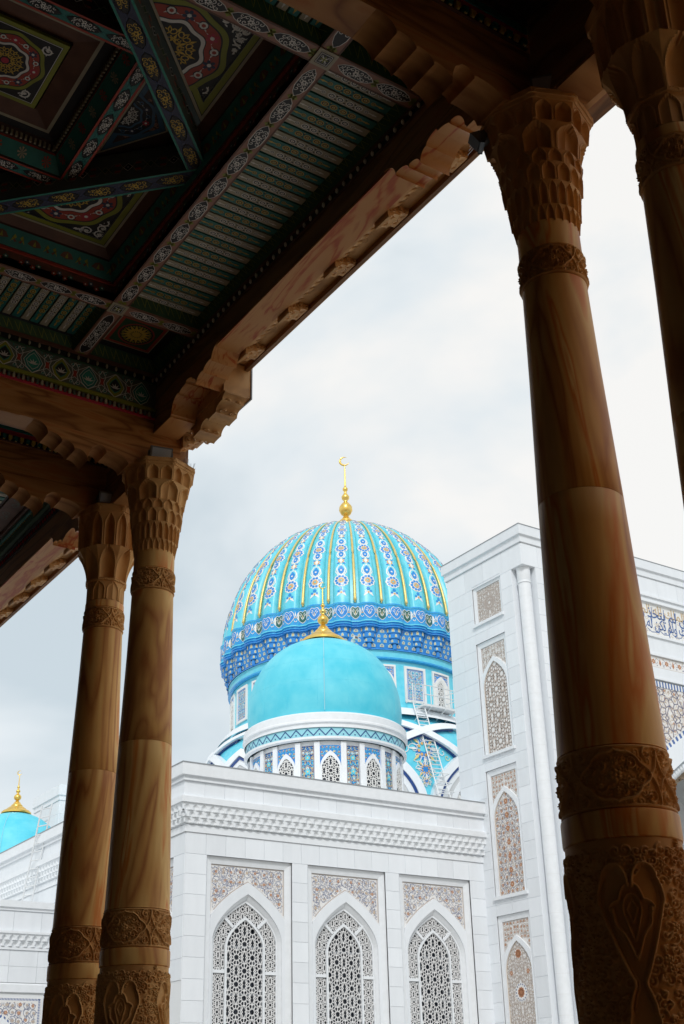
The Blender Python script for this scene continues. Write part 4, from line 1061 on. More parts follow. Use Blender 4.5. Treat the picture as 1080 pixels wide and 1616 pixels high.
# finials
def crescent(b, c, r_, m, face):
    fx = Vector(face).normalized(); pts = []
    N_ = 22
    for i in range(N_ + 1):
        t = i / N_; a = R(62 + 285 * t)
        p = Vector(c) + fx * r_ * cos(a) + Vector((0, 0, 1)) * r_ * sin(a); pts.append(p)
    b.tube(pts, [max(.012, r_ * .24 * sin(PI * i / N_) ** .8) for i in range(N_ + 1)], m, 8)
def finial(root, c, z, hb, rb, k, kr, m='gold'):
    b = MB(); P = [(1.0, -.12), (1.0, .0), (.93, .06), (.90, .12), (.74, .22), (.66, .26), (.64, .32), (.48, .46), (.40, .50), (.39, .58), (.27, .72), (.20, .86), (.24 * kr / rb, 1.0)]
    b.lathe([(r_ * rb, z + h * hb) for r_, h in P], m, 32, c); z = z + hb - 1.10 * k; b.build('finial_base', root, smooth=50)
    b = MB(); seq = [(.24, 1.10), (.55, 1.28), (.74, 1.62), (.70, 1.95), (.44, 2.25), (.22, 2.42), (.20, 2.55), (.40, 2.72), (.44, 2.92), (.30, 3.12), (.17, 3.26), (.15, 3.45), (.28, 3.58), (.28, 3.74), (.13, 3.88), (.10, 4.1), (.075, 5.9), (.05, 6.0)]
    b.lathe([(r_ * kr, z + h * k) for r_, h in seq], m, 24, c); b.build('finial_spindle', root, smooth=50)
    b = MB(); crescent(b, (c[0], c[1], z + 6.42 * k), .40 * k, m, (.83, -.55, 0)); b.build('crescent', root, smooth=60)
finial(gd, GC, 34.22, .88, 1.08, .735, .57)

gd.location.z += .36

# ================================================================== SMALL DOMES
def small_dome(name, c, label, full=True):
    root = empty(name, (c[0], c[1], 11.45), label, 'dome', )
    RS, zb, h = 3.02, 15.66, 3.14
    def rs(z): t = max(0, min(1, (z - zb) / h)); return RS * (1 - t ** 2.094) ** (1 / 2.197)
    b = MB(); b.lathe([(2.93, 14.98), (2.99, 15.3)] + [(rs(zb + h * (1 - (1 - i / 30) ** 1.5)), zb + h * (1 - (1 - i / 30) ** 1.5)) for i in range(30)], 'turquoise', 96, c); b.build('shell', root, smooth=60)
    b = MB(); b.tube([(c[0] + (rs(z) + .015) * sin(R(-33)), c[1] - (rs(z) + .015) * cos(R(-33)), z) for z in [15.1 + 3.6 * i / 24 for i in range(25)]], .018, 'turquoise_pale', 5); b.build('conductor_cable', root)
    b = MB()
    for q in range(16):
        aq = R(22.5 * q + 7); b.tube([(c[0] + (rs(z) - .002) * sin(aq), c[1] - (rs(z) - .002) * cos(aq), z) for z in [15.3 + 3.3 * i / 14 for i in range(15)]], .007, 'turquoise', 4)
    for z in (16.3, 17.2, 18.0): b.lathe([(rs(z) - .004, z - .006), (rs(z) + .004, z), (rs(z) - .006, z + .006)], 'turquoise', 64, c)
    b.build('sheet_seams', root)
    b = MB(); b.lathe([(2.93, 15.02), (3.10, 15.0), (3.17, 14.93), (3.17, 14.70), (3.20, 14.66), (3.20, 14.60), (3.13, 14.57), (3.13, 14.42)], 'white_trim', 96, c)
    b.lathe([(3.08, 14.10), (3.14, 14.08), (3.14, 14.0), (3.02, 13.96)], 'white_trim', 96, c); b.build('drum_cornice', root, smooth=30)
    b = MB(); b.lathe([(3.08, 14.43), (3.08, 14.09)], 'turquoise_pale', 96, c); o = Orn(); n = 44; L_ = 2 * PI * 3.08
    for k in range(n):
        u = k * L_ / n; w = L_ / n; o.stroke([(u, 14.13), (u + w / 2, 14.37)], .035, 'deep_blue', 1); o.stroke([(u + w / 2, 14.37), (u + w, 14.13)], .035, 'deep_blue', 2); o.disc(u + w / 2, 14.17, .03, 'deep_blue', 1, 5)
    mp_ = lambda u, v, d: (c[0] + (3.085 + d) * sin(u / 3.08), c[1] - (3.085 + d) * cos(u / 3.08), v)
    o.emit(b, mp_, .003, .002); b.build('zigzag_band', root)
    b = MB(); b.lathe([(2.90, 13.97), (2.90, 11.4)], 'white_trim', 96, c); b.build('drum', root, smooth=30)
    D_ = 2.90
    ld = lambda u, v, n_: ((D_ + n_) * sin(u / D_), -(D_ + n_) * cos(u / D_), v - 11.45)
    # posts, panels and windows: eleven of each pair
    zt, z0 = 13.80, 11.6
    b = MB()
    b.extr([(-.10, z0), (.10, z0), (.10, zt + .12), (-.10, zt + .12)], ld, 0, .09, 'white_trim')
    me_p = b.mesh('drum_post')
    wv = .30      # half width of a mosaic panel before its border
    b = MB(); b.poly([ld(u, v, .012) for u, v in ((-wv + .06, z0), (0, z0), (0, zt), (-wv + .06, zt))], 'deep_blue'); b.poly([ld(u, v, .012) for u, v in ((0, z0), (wv - .06, z0), (wv - .06, zt), (0, zt))], 'deep_blue')
    o = Orn(); tq = lambda u, v: abs(u) < wv - .09 and z0 + .04 < v < zt - .05
    arabesque(o, tq, (-wv + .06, wv - .06, z0, zt), .19, 3, 'tile_yellow', 'turquoise_tile', ['tile_orange', 'blue_tile', 'tile_white'], .018, mirror=0, fr=.28)
    arabesque(o, tq, (-wv + .06, wv - .06, z0, zt), .12, 5, 'blue_tile', 'turquoise_tile', ['turquoise_tile', 'inlay_rust'], .014, mirror=0)
    for z in (12.1, 12.85, 13.35): o.flower(0, z, .10, 'turquoise_tile', 'tile_yellow', 6, 8, 0)
    o.stroke([(-wv + .08, z0), (-wv + .08, zt - .02), (wv - .08, zt - .02), (wv - .08, z0)], .018, 'inlay_brown', 5); o.emit(b, ld, .016, .003); me_m = b.mesh('mosaic_panel')
    wv = .375; ww = wv - .06
    b = MB(); A = [(-ww, z0)] + arch_pts(ww, 12.95, 13.42, 8, 0, 1.9, .9) + [(ww, z0)]; B = [(-wv, z0)] + arch_pts(wv, 13.0, 13.60, 8, 0, 1.9, .9) + [(wv, z0)]
    cb = lambda b, A, B, da, db, m: band(b, A, B, ld, da, db, m)
    cb(b, A, B, .07, .07, 'white_trim'); cb(b, A, A, .01, .07, 'white_trim'); cb(b, B, B, .01, .07, 'white_trim'); me_f = b.mesh('window_frame')
    b = MB(); Bt = [(u, v) for u, v in B if v > 12.9]; cb(b, Bt, [(u, zt) for u, v in Bt], .012, .012, 'blue_tile'); o = Orn()
    arabesque(o, lambda u, v: abs(u) < wv - .02 and v < zt - .03 and not in_arch(wv + .02, 11, 13.0, 13.63, 0, 1.9, .9)(u, v), (-wv, wv, 13.0, zt), .15, 2, 'turquoise_tile', 'tile_white', ['tile_yellow', 'inlay_rust'], .014, mirror=0)
    o.emit(b, ld, .016, .003); me_s = b.mesh('window_spandrel')
    b = MB(); b.poly([ld(u, v, .040) for u, v in A], 'window_glass'); me_g = b.mesh('glass')
    b = MB(); bars(b, girih((-ww, ww, z0, 13.45), .20, in_arch(ww, z0, 12.95, 13.42, 0, 1.9, .9), 0, 12.85), .022, ld, .042, .062, 'tile_white'); me_l = b.mesh('lattice')
    for k in range(11):
        a = R(-29.5 + 360 / 11 * k)
        for s_ in (-1, 1): inst('drum_post', me_p, root, (0, 0, 0), a + s_ * .475 / D_)
        w = empty('drum_window', (0, 0, 0), parent=root); w.rotation_euler = (0, 0, a)
        for n_, m_ in (('frame', me_f), ('spandrel', me_s), ('glass', me_g), ('lattice', me_l)): inst(n_, m_, w)
        inst('mosaic_panel', me_m, root, (0, 0, 0), a + PI / 11)
    finial(root, c, zb + h + .06, .74, .90, .325, .31)
    return root
small_dome('small_dome', (25.5, 39.13), 'smooth turquoise dome on a white mosaic drum, in front of the great ribbed dome')
small_dome('small_dome', (25.4, 73.8), 'distant turquoise dome with gold crescent at the far left behind the roof edge')
b = MB(); b.box((25.98, 37.62, 18.60), (26.18, 37.72, 18.74), 'metal_white'); b.box((26.03, 37.72, 18.5), (26.09, 37.95, 18.62), 'metal_white'); b.box((26.02, 37.60, 18.63), (26.14, 37.62, 18.71), 'lamp_grey')  # security camera: white box on a stub with a dark front
tag(b.build('roof_camera'), 'tiny white security camera fixed beside the gold cap of the small dome', 'floodlight')

# ================================================================== balcony and ladder on the great dome drum
def onD(a_deg, r_, z): return Vector(gp(R(a_deg), r_, z + .36))
bal = empty('balcony', tuple(onD(14, 7.0, 20.35)), 'white steel balcony with railing under a lattice window of the great dome', 'balcony')
b = MB(); N_ = 10; inn = [onD(-6 + 17 * i / N_, 6.98, 20.62) for i in range(N_ + 1)]; out = [onD(-6 + 17 * i / N_, 8.0, 20.62) for i in range(N_ + 1)]
vs = [tuple(p) for p in inn] + [tuple(p) for p in out]; vs += [(x, y, z - .12) for x, y, z in vs]; n = N_ + 1
b.add(vs, [(i, i + 1, n + i + 1, n + i) for i in range(N_)] + [(2 * n + i, 2 * n + i + 1, 3 * n + i + 1, 3 * n + i) for i in range(N_)] + [(n + i, n + i + 1, 3 * n + i + 1, 3 * n + i) for i in range(N_)] + [(0, n, 3 * n, 2 * n), (n - 1, 2 * n - 1, 4 * n - 1, 3 * n - 1)], 'metal_white'); b.build('deck', bal)
for i in range(0, N_ + 1, 2): b = MB(); b.tube([out[i], out[i] + Vector((0, 0, 1.0))], .03, 'metal_white', 6); b.build('post', bal)
for h in (.5, 1.0): b = MB(); b.tube([p + Vector((0, 0, h)) for p in out] + [inn[-1] + Vector((0, 0, h))], .028, 'metal_white', 6); b.build('railing', bal)
for i in (2, 6, 9): b = MB(); b.tube([out[i] - Vector((0, 0, .12)), onD(-6 + 17 * i / N_, 7.0, 19.95)], .035, 'metal_white', 5); b.build('strut', bal)
p1 = onD(-9.5, 7.75, 20.62); p0 = onD(-8.0, 9.6, 15.2)
sd_ = (onD(-6, 8, 0) - onD(-12, 8, 0)).normalized()
ld_ = ladder('dome_ladder', tuple(p0), tuple(p1), tuple(sd_), .62, 24, .035, 'white steel ladder rising across the blue arches to the great dome balcony')
for s_ in (0, 1):
    b = MB(); o_ = sd_ * .62 * s_; up = Vector((0, 0, 1.1)); q0, q1 = p0.lerp(p1, .78) + o_, p1 + o_
    b.tube([p1 + o_, p1 + o_ + up, onD(-11.5, 7.6, 21.7) + o_ * .8, onD(-11.5, 7.5, 20.7) + o_ * .8], .03, 'metal_white', 6); b.build('handrail', ld_)
    b = MB(); 
    for t in (.25, .6, .85): q = p0.lerp(p1, t) + o_; d = Vector((q.x - GC[0], q.y - GC[1], 0)).normalized(); b.tube([q, q - d * .7 - Vector((0, 0, .25))], .025, 'metal_white', 5)
    b.build('stay', ld_)
for k in range(3):
    b = MB(); t = .06 + .09 * k; q = p0.lerp(p1, t); d = Vector((q.x - GC[0], q.y - GC[1], 0)).normalized()
    b.tube([q, q + d * .5, q + d * .5 + sd_ * .62, q + sd_ * .62], .022, 'metal_white', 5); b.build('safety_hoop', ld_)

# ================================================================== PORTICO COLUMNS
NC = 480
class Relief:
    """height map wrapped round a column: u metres around, v metres up"""
    def __init__(s, U, H, px):
        s.U, s.H = U, H; s.nx = NC; s.ny = int(H / px) + 1; s.dx = U / NC; s.dy = H / (s.ny - 1); s.a = np.zeros((s.ny, s.nx))
    def stamp(s, u, v, w, h, pw=.5):
        i0 = int(round(u / s.dx)); j0 = int(round(v / s.dy)); ri = int(w / s.dx) + 1; rj = int(w / s.dy) + 1
        js = np.arange(max(0, j0 - rj), min(s.ny, j0 + rj + 1)); is_ = np.arange(i0 - ri, i0 + ri + 1)
        if len(js) == 0: return
        d2 = ((is_ * s.dx - u)[None, :] ** 2 + (js * s.dy - v)[:, None] ** 2) / w ** 2
        hh = h * np.clip(1 - d2, 0, 1) ** pw; im = is_ % s.nx
        s.a[np.ix_(js, im)] = np.maximum(s.a[np.ix_(js, im)], hh)
    def line(s, pts, w, h, w1=None):
        for i in range(len(pts) - 1):
            (x0, y0), (x1, y1) = pts[i], pts[i + 1]; L_ = math.hypot(x1 - x0, y1 - y0); n = max(1, int(L_ / (s.dx * .8)))
            for k in range(n):
                t = k / n; ww = w if w1 is None else w + (w1 - w) * (i + t) / len(pts)
                s.stamp(x0 + (x1 - x0) * t, y0 + (y1 - y0) * t, ww, h)
    def spiral(s, x, y, r_, a0, ch, w, h, turns=1.3):
        pts = [(x + r_ * (1 - .85 * t) * cos(a0 + ch * 2 * PI * turns * t), y + r_ * (1 - .85 * t) * sin(a0 + ch * 2 * PI * turns * t)) for t in [i / 16 for i in range(17)]]
        s.line(pts, w, h, w * .7); s.stamp(x, y, w * 1.3, h * 1.15)
    def flower(s, x, y, r_, h, n=6, rot=0):
        for k in range(n): a = rot + 2 * PI * k / n; s.stamp(x + r_ * .62 * cos(a), y + r_ * .62 * sin(a), r_ * .36, h)
        s.stamp(x, y, r_ * .3, h * 1.3)
def bezier(p0, p1, p2, p3, n=10):
    return [tuple((1 - t) ** 3 * a + 3 * (1 - t) ** 2 * t * b + 3 * (1 - t) * t * t * c + t ** 3 * d for a, b, c, d in zip(p0, p1, p2, p3)) for t in [i / n for i in range(n + 1)]]
def band_relief(U, H, nrep, px, seed, sc=1.0):
    r_ = Relief(U, H, px); P_ = U / nrep; rnd = random.Random(seed); w = .0092 * sc; h = .026 * sc; cy = H / 2
    r_.line([(0, .012), (U, .012)], .010 * sc, .014); r_.line([(0, H - .012), (U, H - .012)], .010 * sc, .014)
    for j in range(max(3, int(H / .055))):
        for i in range(int(U / .058)):
            r_.spiral((i + .5 * (j % 2)) * .058 + rnd.uniform(-.006, .006), .035 + j * .055, .024 * sc, rnd.uniform(0, 6), 1 if (i + j) % 2 else -1, .0062 * sc, .011 * sc, 1.1)
    for k in range(nrep):
        c = (k + .5) * P_; A = P_ * .40; B = H * .42
        for sx in (-1, 1):
            for sy in (-1, 1):
                q = lambda x, y: (c + sx * x, cy + sy * y)
                r_.line(bezier(q(0, B), q(A * .25, B * .75), q(A * .35, B * 1.05), q(A * .62, B * .62), 8) + bezier(q(A * .62, B * .62), q(A * .7, B * .3), q(A * .95, B * .35), q(A, 0), 8), w, h * 1.15)
                r_.line(bezier(q(A, 0), q(A * 1.15, B * .2), q(P_ * .5, B * .5), q(P_ * .5 - .0, B * 1.05), 8), w, h)
                r_.spiral(*q(A * .95, B * .82), B * .27, rnd.uniform(0, 6), sx * sy, w * .8, h * .9, 1.1)
                r_.spiral(*q(A * .42, B * .42), B * .26, rnd.uniform(0, 6), -sx * sy, w * .85, h * .95, 1.2)
                r_.spiral(*q(A * .18, B * .62), B * .16, 1, sx * sy, w * .6, h * .8, 1.0); r_.spiral(*q(A * .68, B * .2), B * .17, 2, sx * sy, w * .6, h * .8, 1.0)
        r_.flower(c, cy, B * .26, h * 1.1, 6, .5); r_.flower(c, cy + B * .55, B * .15, h, 5); r_.flower(c, cy - B * .55, B * .15, h, 5)
    return r_
def col_grid(rel, z0, z1, rad, base=0.0):
    """displace a grid of the relief's size on a column of radius rad(z)"""
    zz = np.linspace(z0, z1, rel.ny); th = np.arange(NC) / NC * 2 * PI
    rr = np.array([rad(z) for z in zz])[:, None] + base + rel.a
    X = rr * np.sin(th)[None, :]; Y = -rr * np.cos(th)[None, :]; Z = np.repeat(zz[:, None], NC, 1)
    # closing lips
    X = np.vstack([X[:1] * .9, X, X[-1:] * .9]); Y = np.vstack([Y[:1] * .9, Y, Y[-1:] * .9]); Z = np.vstack([Z[:1], Z, Z[-1:]])
    return X, Y, Z
def tiers_mesh(name, tiers, m, nc=NC, top=None):
    th = np.arange(nc) / nc * 2 * PI; Xs, Ys, Zs = [], [], []
    for (z0, z1, ra, rb, N, ph, dep, octm, pw, fan) in tiers:
        of = cos(PI / 8) / np.cos(((th + PI / 8) % (PI / 4)) - PI / 8); rot = (th % (PI / 4)) - PI / 8; of = cos(PI / 8) / np.cos(rot)      # corners on the axes and diagonals
        f = 1 + octm * (of / cos(PI / 8) * .98 - 1)
        s_ = (((th / (2 * PI / N)) + ph) % 1) * 2 - 1
        nr = 18
        for j in range(nr + 1):
            t = j / nr; rb_ = ra + (rb - ra) * t ** pw
            if fan: w = .86 * max(0, 1 - max(0, (t - .30) / .66) ** 2.2) ** .8 if t < .96 else 0
            else: w = .80 * max(0, 1 - max(0, (t - .50) / .42) ** 2.0) ** .8 if t < .92 else 0
            if w > .02:
                q = np.clip(np.abs(s_) / w, 0, 1); nd = dep * (1 - q ** 2.4) ** .55
                rim = np.where((np.abs(s_) > w) & (np.abs(s_) < w + .12), .006, 0)
            else: nd = 0 * s_; rim = 0 * s_
            rr = rb_ * f - nd + rim
            Xs.append(rr * np.sin(th)); Ys.append(-rr * np.cos(th)); Zs.append(np.full(nc, z0 + (z1 - z0) * t))
    X, Y, Z = np.array(Xs), np.array(Ys), np.array(Zs)
    X = np.vstack([X, X[-1:] * .2]); Y = np.vstack([Y, Y[-1:] * .2]); Z = np.vstack([Z, Z[-1:]])
    return gridmesh(name, X, Y, Z, [m], True, 38)
def rad(z):
    K = [(0, .36), (1.2, .385), (2.2, .388), (3.2, .386), (3.8, .378), (5.78, .327), (7.0, .288), (7.9, .268), (8.4, .262)]
    for i in range(len(K) - 1):
        (a, ra), (b_, rb) = K[i], K[i + 1]
        if z <= b_: return ra + (rb - ra) * (z - a) / (b_ - a)
    return K[-1][1]
# --- lower carved drum with four heart-shaped recesses
Z0c, Z1c = 1.75, 3.19
U = 2 * PI * .39
rl = Relief(U, Z1c - Z0c, .0058)
def heart_half(v):   # half width of the recess at height v above Z0c
    z = Z0c + v
    if z > 3.02 or z < 1.9: return 0
    if z > 2.78: return .205 * math.sqrt(max(0, 1 - ((z - 2.80) / .235) ** 2))
    if z > 2.30: t = (2.80 - z) / .5; return .205 * (1 - t) ** .85 * .86 + .028
    if z > 2.12: return .028 + .05 * sin((2.30 - z) / .18 * PI / 2)
    return .078 + .012 * sin((2.12 - z) * 30)
uu = np.arange(NC) * rl.dx; vv = np.arange(rl.ny) * rl.dy
base = np.full((rl.ny, NC), .010); inside = np.zeros((rl.ny, NC), bool)
for j, v in enumerate(vv):
    hh = heart_half(v); z = Z0c + v
    for k in range(4):
        c = (k + .5) * U / 4; du = np.abs((uu - c + U / 2) % U - U / 2)
        m = du < hh
        if z > 2.93: m = m & (du > .105 * math.sqrt(max(0, (z - 2.93) / .1)) )      # cleft between the lobes
        inside[j] |= m
rnd = random.Random(12)
for k in range(4):
    c = (k + .5) * U / 4
    for i in range(7):
        for side in (-1, 1):
            pass
# scrolls over the ground between hearts
for j in range(22):
    for i in range(40):
        u = (i + .5 * (j % 2)) * U / 40 + rnd.uniform(-.008, .008); v = .03 + j * .066 + rnd.uniform(-.008, .008)
        if v > rl.H - .03: continue
        jj = min(rl.ny - 1, int(v / rl.dy)); ii = int(u / rl.dx) % NC
        if inside[jj, ii]: continue
        q_ = rnd.random()
        if q_ < .16: rl.flower(u % U, v, .036, .026, 6, rnd.uniform(0, 3))
        elif q_ < .35:
            a_ = rnd.uniform(0, 6.28)
            for w_ in (-.7, 0, .7): rl.line([(u + .005 * cos(a_ + w_), v + .005 * sin(a_ + w_)), (u + .040 * cos(a_ + w_), v + .040 * sin(a_ + w_))], .010, .024, .004)
        else: rl.spiral(u % U, v, rnd.uniform(.030, .048), rnd.uniform(0, 6.28), 1 if (i + j) % 2 else -1, .0082, rnd.uniform(.016, .026), 1.2)
rl.a = np.where(inside, 0, rl.a + base)
for k in range(4):
    c = (k + .5) * U / 4
    for sg in (-1, 1):
        P = []
        for z in np.linspace(2.0, 2.93, 40): P.append((c + sg * heart_half(z - Z0c), z - Z0c))
        t0 = P[-1]
        P += bezier(t0, (t0[0], t0[1] + .10), (c + sg * .02, 3.10 - Z0c), (c + sg * .012, 2.88 - Z0c), 14)[1:]
        rl.line(P, .0125, .040)
        P2 = [(u - sg * .022, v - .004) for u, v in P[6:40]]; rl.line(P2, .006, .014)
    # palmette hanging in the heart
    for sg in (-1, 1):
        q = lambda x, z: (c + sg * x, z - Z0c)
        rl.line(bezier(q(0, 2.90), q(.045, 2.90), q(.06, 2.86), q(.075, 2.80), 8) + bezier(q(.075, 2.80), q(.15, 2.79), q(.15, 2.72), q(.12, 2.75), 8) + bezier(q(.12, 2.72), q(.10, 2.70), q(.13, 2.66), q(.085, 2.62), 6) + bezier(q(.085, 2.62), q(.04, 2.58), q(.04, 2.52), q(0, 2.44), 8), .0095, .034)
        rl.line(bezier(q(0, 2.84), q(.04, 2.84), q(.07, 2.76), q(.05, 2.70), 8) + bezier(q(.05, 2.70), q(.03, 2.66), q(.03, 2.6), q(0, 2.55), 6), .007, .026)
        rl.line([q(.0, 2.80), q(.035, 2.74), q(0, 2.66)], .006, .022)
X, Y, Z = col_grid(rl, Z0c, Z1c, rad, -.006)
ME = {}
ME['carved_drum'] = gridmesh('carved_drum', X, Y, Z, ['amber_carved'], True, None)
rl = band_relief(2 * PI * .385, .42, 4, .0052, 4)
X, Y, Z = col_grid(rl, 3.385, 3.805, rad, -.004); ME['carved_band'] = gridmesh('carved_band', X, Y, Z, ['amber_carved'], True, None)
rl = band_relief(2 * PI * .27, .30, 4, .005, 9, .82)
X, Y, Z = col_grid(rl, 7.80, 8.10, rad, .0); ME['neck_band'] = gridmesh('neck_band', X, Y, Z, ['amber_carved'], True, None)
def lathe_me(name, prof, m, n=72, sm=50):
    b = MB(); b.lathe(prof, m, n); return b.mesh(name, smooth=sm)
ME['base'] = lathe_me('base', [(.50, 0), (.50, .35), (.46, .38), (.44, .5), (.36, .6), (.37, .8), (rad(1.7), 1.7), (rad(1.75) - .01, 1.752)], 'amber_stone')
ME['ring'] = lathe_me('ring', [(.37, 3.188), (.398, 3.20), (.402, 3.215), (.402, 3.36), (.398, 3.375), (.37, 3.386)], 'amber_stone')
ME['lower_shaft'] = lathe_me('lower_shaft', [(.35, 3.803), (rad(3.82) + .004, 3.812)] + [(rad(z), z) for z in np.linspace(3.84, 5.775, 8)] + [(rad(5.78) - .004, 5.779)], 'amber_stone')
ME['upper_shaft'] = lathe_me('upper_shaft', [(rad(5.78) - .004, 5.781)] + [(rad(z), z) for z in np.linspace(5.785, 7.79, 8)] + [(.25, 7.802)], 'amber_stone')
ME['neck'] = lathe_me('neck', [(.25, 8.098), (.268, 8.106), (.266, 8.36), (.25, 8.37)], 'amber_stone')
ME['neck_s'] = lathe_me('neck', [(.25, 8.098), (.272, 8.106), (.270, 8.20), (.24, 8.225)], 'amber_stone')
A_ = 'amber_carved'
ME['capital'] = tiers_mesh('capital', [
    (8.34, 8.50, .268, .292, 24, 0, .022, .0, 1.2, 1), (8.50, 8.74, .300, .322, 24, .5, .034, .1, 1.4, 0), (8.74, 8.92, .332, .352, 16, 0, .036, .35, 1.3, 0),
    (8.92, 9.05, .350, .362, 16, .5, .03, .5, 1.2, 1), (9.05, 9.32, .372, .418, 8, .5, .07, .8, 1.3, 0), (9.32, 9.52, .428, .462, 16, 0, .055, .95, 1.2, 0), (9.52, 9.555, .470, .480, 8, 0, 0, 1, 1, 0), (9.555, 9.61, .492, .494, 8, 0, 0, 1, 1, 0)], A_)
ME['capital_s'] = tiers_mesh('capital', [
    (8.22, 8.50, .262, .262, 8, .5, .018, .9, 1, 0), (8.50, 8.53, .285, .29, 8, .5, 0, .9, 1, 0), (8.53, 8.98, .285, .425, 8, 0, .075, .7, 2.2, 1), (8.98, 9.50, .430, .452, 16, .5, .06, .9, 1.1, 0), (9.50, 9.61, .465, .475, 8, 0, 0, 1, 1, 0)], A_)
for n_ in ('capital', 'capital_s'): pass
XC = 6.27; YL, YR, YL2, YR2 = 13.70, 5.96, 15.30, 4.45
def column(x, y, simple, label):
    r_ = empty('portico_column', (x, y, 0), label, 'column', 'carved stone columns of the portico')
    for n_ in ('base', 'carved_drum', 'ring', 'carved_band', 'lower_shaft', 'upper_shaft', 'neck_band', 'neck', 'capital'):
        k = n_ + '_s' if simple and n_ + '_s' in ME else n_
        inst(n_, ME[k], r_)
    return r_
cR = column(XC, YR, 0, 'big amber column with muqarnas capital at the right, nearest and widest of the four')
cL = column(XC, YL, 0, 'amber column with the honeycomb capital, the right one of the left pair')
cL2 = column(XC, YL2, 1, 'dark amber column with the plain fluted capital, the left one of the left pair')
cR2 = column(6.19, 4.50, 1, 'shadowed column cut by the right edge of the photo, with plain fluted capital')

# ================================================================== PORTICO BEAMS
def cyma(P, n=6):
    """stepped, curtain-like underside: each segment swells into a quarter round"""
    out = [P[0]]
    for i in range(len(P) - 1):
        (x0, z0), (x1, z1) = P[i], P[i + 1]
        for k in range(1, n + 1):
            t = k / n
            if z1 < z0: out.append((x0 + (x1 - x0) * sin(t * PI / 2) ** .9, z0 + (z1 - z0) * (1 - cos(t * PI / 2))))
            else: out.append((x0 + (x1 - x0) * (1 - cos(t * PI / 2)), z0 + (z1 - z0) * sin(t * PI / 2)))
    return out
XB = -2.2            # back of the portico
brX = [(4.40, 9.82), (4.60, 9.66), (4.615, 9.70), (4.80, 9.60), (4.815, 9.64), (4.98, 9.52), (4.995, 9.56), (5.17, 9.42), (5.26, 9.66), (5.33, 9.70), (5.42, 9.60), (5.44, 9.64), (5.74, 9.52)]
def cross_beam(name, y, label, far=False):
    root = empty(name, (XC, y, 9.6), label, 'beam'); ya, yb = y - .18, y + .18
    b = MB(); b.box((XB, ya, 9.82), (6.50, yb, 10.30), 'timber_beam'); b.build('beam', root)
    P = cyma(brX) ; P = [(x, z) for x, z in P]
    for side in (0,):
        b = MB(); pl = P + [(5.90, 9.615), (6.50, 9.615), (6.50, 9.818), (4.40, 9.818)]
        n = len(pl); vs = [(x, ya - .004, z) for x, z in pl] + [(x, yb + .004, z) for x, z in pl]
        b.add(vs, [tuple(range(n)), tuple(range(n, 2 * n))[::-1]], 'timber_beam')
        b.add(vs, [(i, i + 1, n + i + 1, n + i) for i in range(n - 1)] + [(n - 1, 0, n, 2 * n - 1)], 'bracket_wood'); b.build('bracket', root, smooth=40)
        # mirrored bracket at the back
    b = MB(); b.box((XB, ya - .02, 9.80), (4.2, ya + .0, 9.84), 'bracket_wood'); b.build('edge_moulding', root)
    return root
xb1 = cross_beam('cross_beam', YL, 'timber cross beam with scalloped bracket over the left muqarnas column, under the painted frieze')
xb2 = cross_beam('cross_beam', YR, 'dark timber cross beam with scalloped bracket over the big right column')
xb3 = cross_beam('cross_beam', YL2 , 'shadowed timber cross beam over the plain fluted column, furthest left')
xb4 = cross_beam('cross_beam', YR2, 'dark timber cross beam over the cut-off right edge column')

XI, XO = 6.09, 6.45
brY = [(2.04, 10.56), (1.84, 10.36), (1.82, 10.40), (1.62, 10.30), (1.60, 10.34), (1.43, 10.22), (1.32, 10.36), (1.15, 10.44), (1.13, 10.40), (.93, 10.33), (.91, 10.37), (.72, 10.14), (.70, 10.10), (.18, 10.10)]
def front_beam(name, ya, yb, zs_, ztop, br, label, ends=(1, 1), sof='marble_beam'):
    """beam along Y between two columns: timber inner face, veined marble soffit, brackets at the ends"""
    root = empty(name, (XC, (ya + yb) / 2, zs_), label, 'beam')
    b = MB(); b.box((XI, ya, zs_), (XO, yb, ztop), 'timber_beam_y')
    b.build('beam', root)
    b = MB(); b.box((XI + .004, ya + .3, zs_ - .03), (XO - .004, yb - .3, zs_ - .002), sof); b.build('soffit', root)
    for e_, y0, sg in ((ends[0], ya, 1), (ends[1], yb, -1)):
        if not e_: continue
        P = [(y0 + sg * d, z) for d, z in cyma([(d, z + zs_ - 10.56) for d, z in br])]
        pl = P + [(y0 + sg * .18, zs_ - .001), (y0 + sg * br[0][0], zs_ - .001)]
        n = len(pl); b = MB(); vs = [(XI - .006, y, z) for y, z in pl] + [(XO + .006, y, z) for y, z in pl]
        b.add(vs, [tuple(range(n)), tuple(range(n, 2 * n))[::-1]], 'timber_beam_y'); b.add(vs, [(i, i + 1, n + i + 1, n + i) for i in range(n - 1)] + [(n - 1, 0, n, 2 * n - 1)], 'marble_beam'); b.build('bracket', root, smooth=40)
    return root
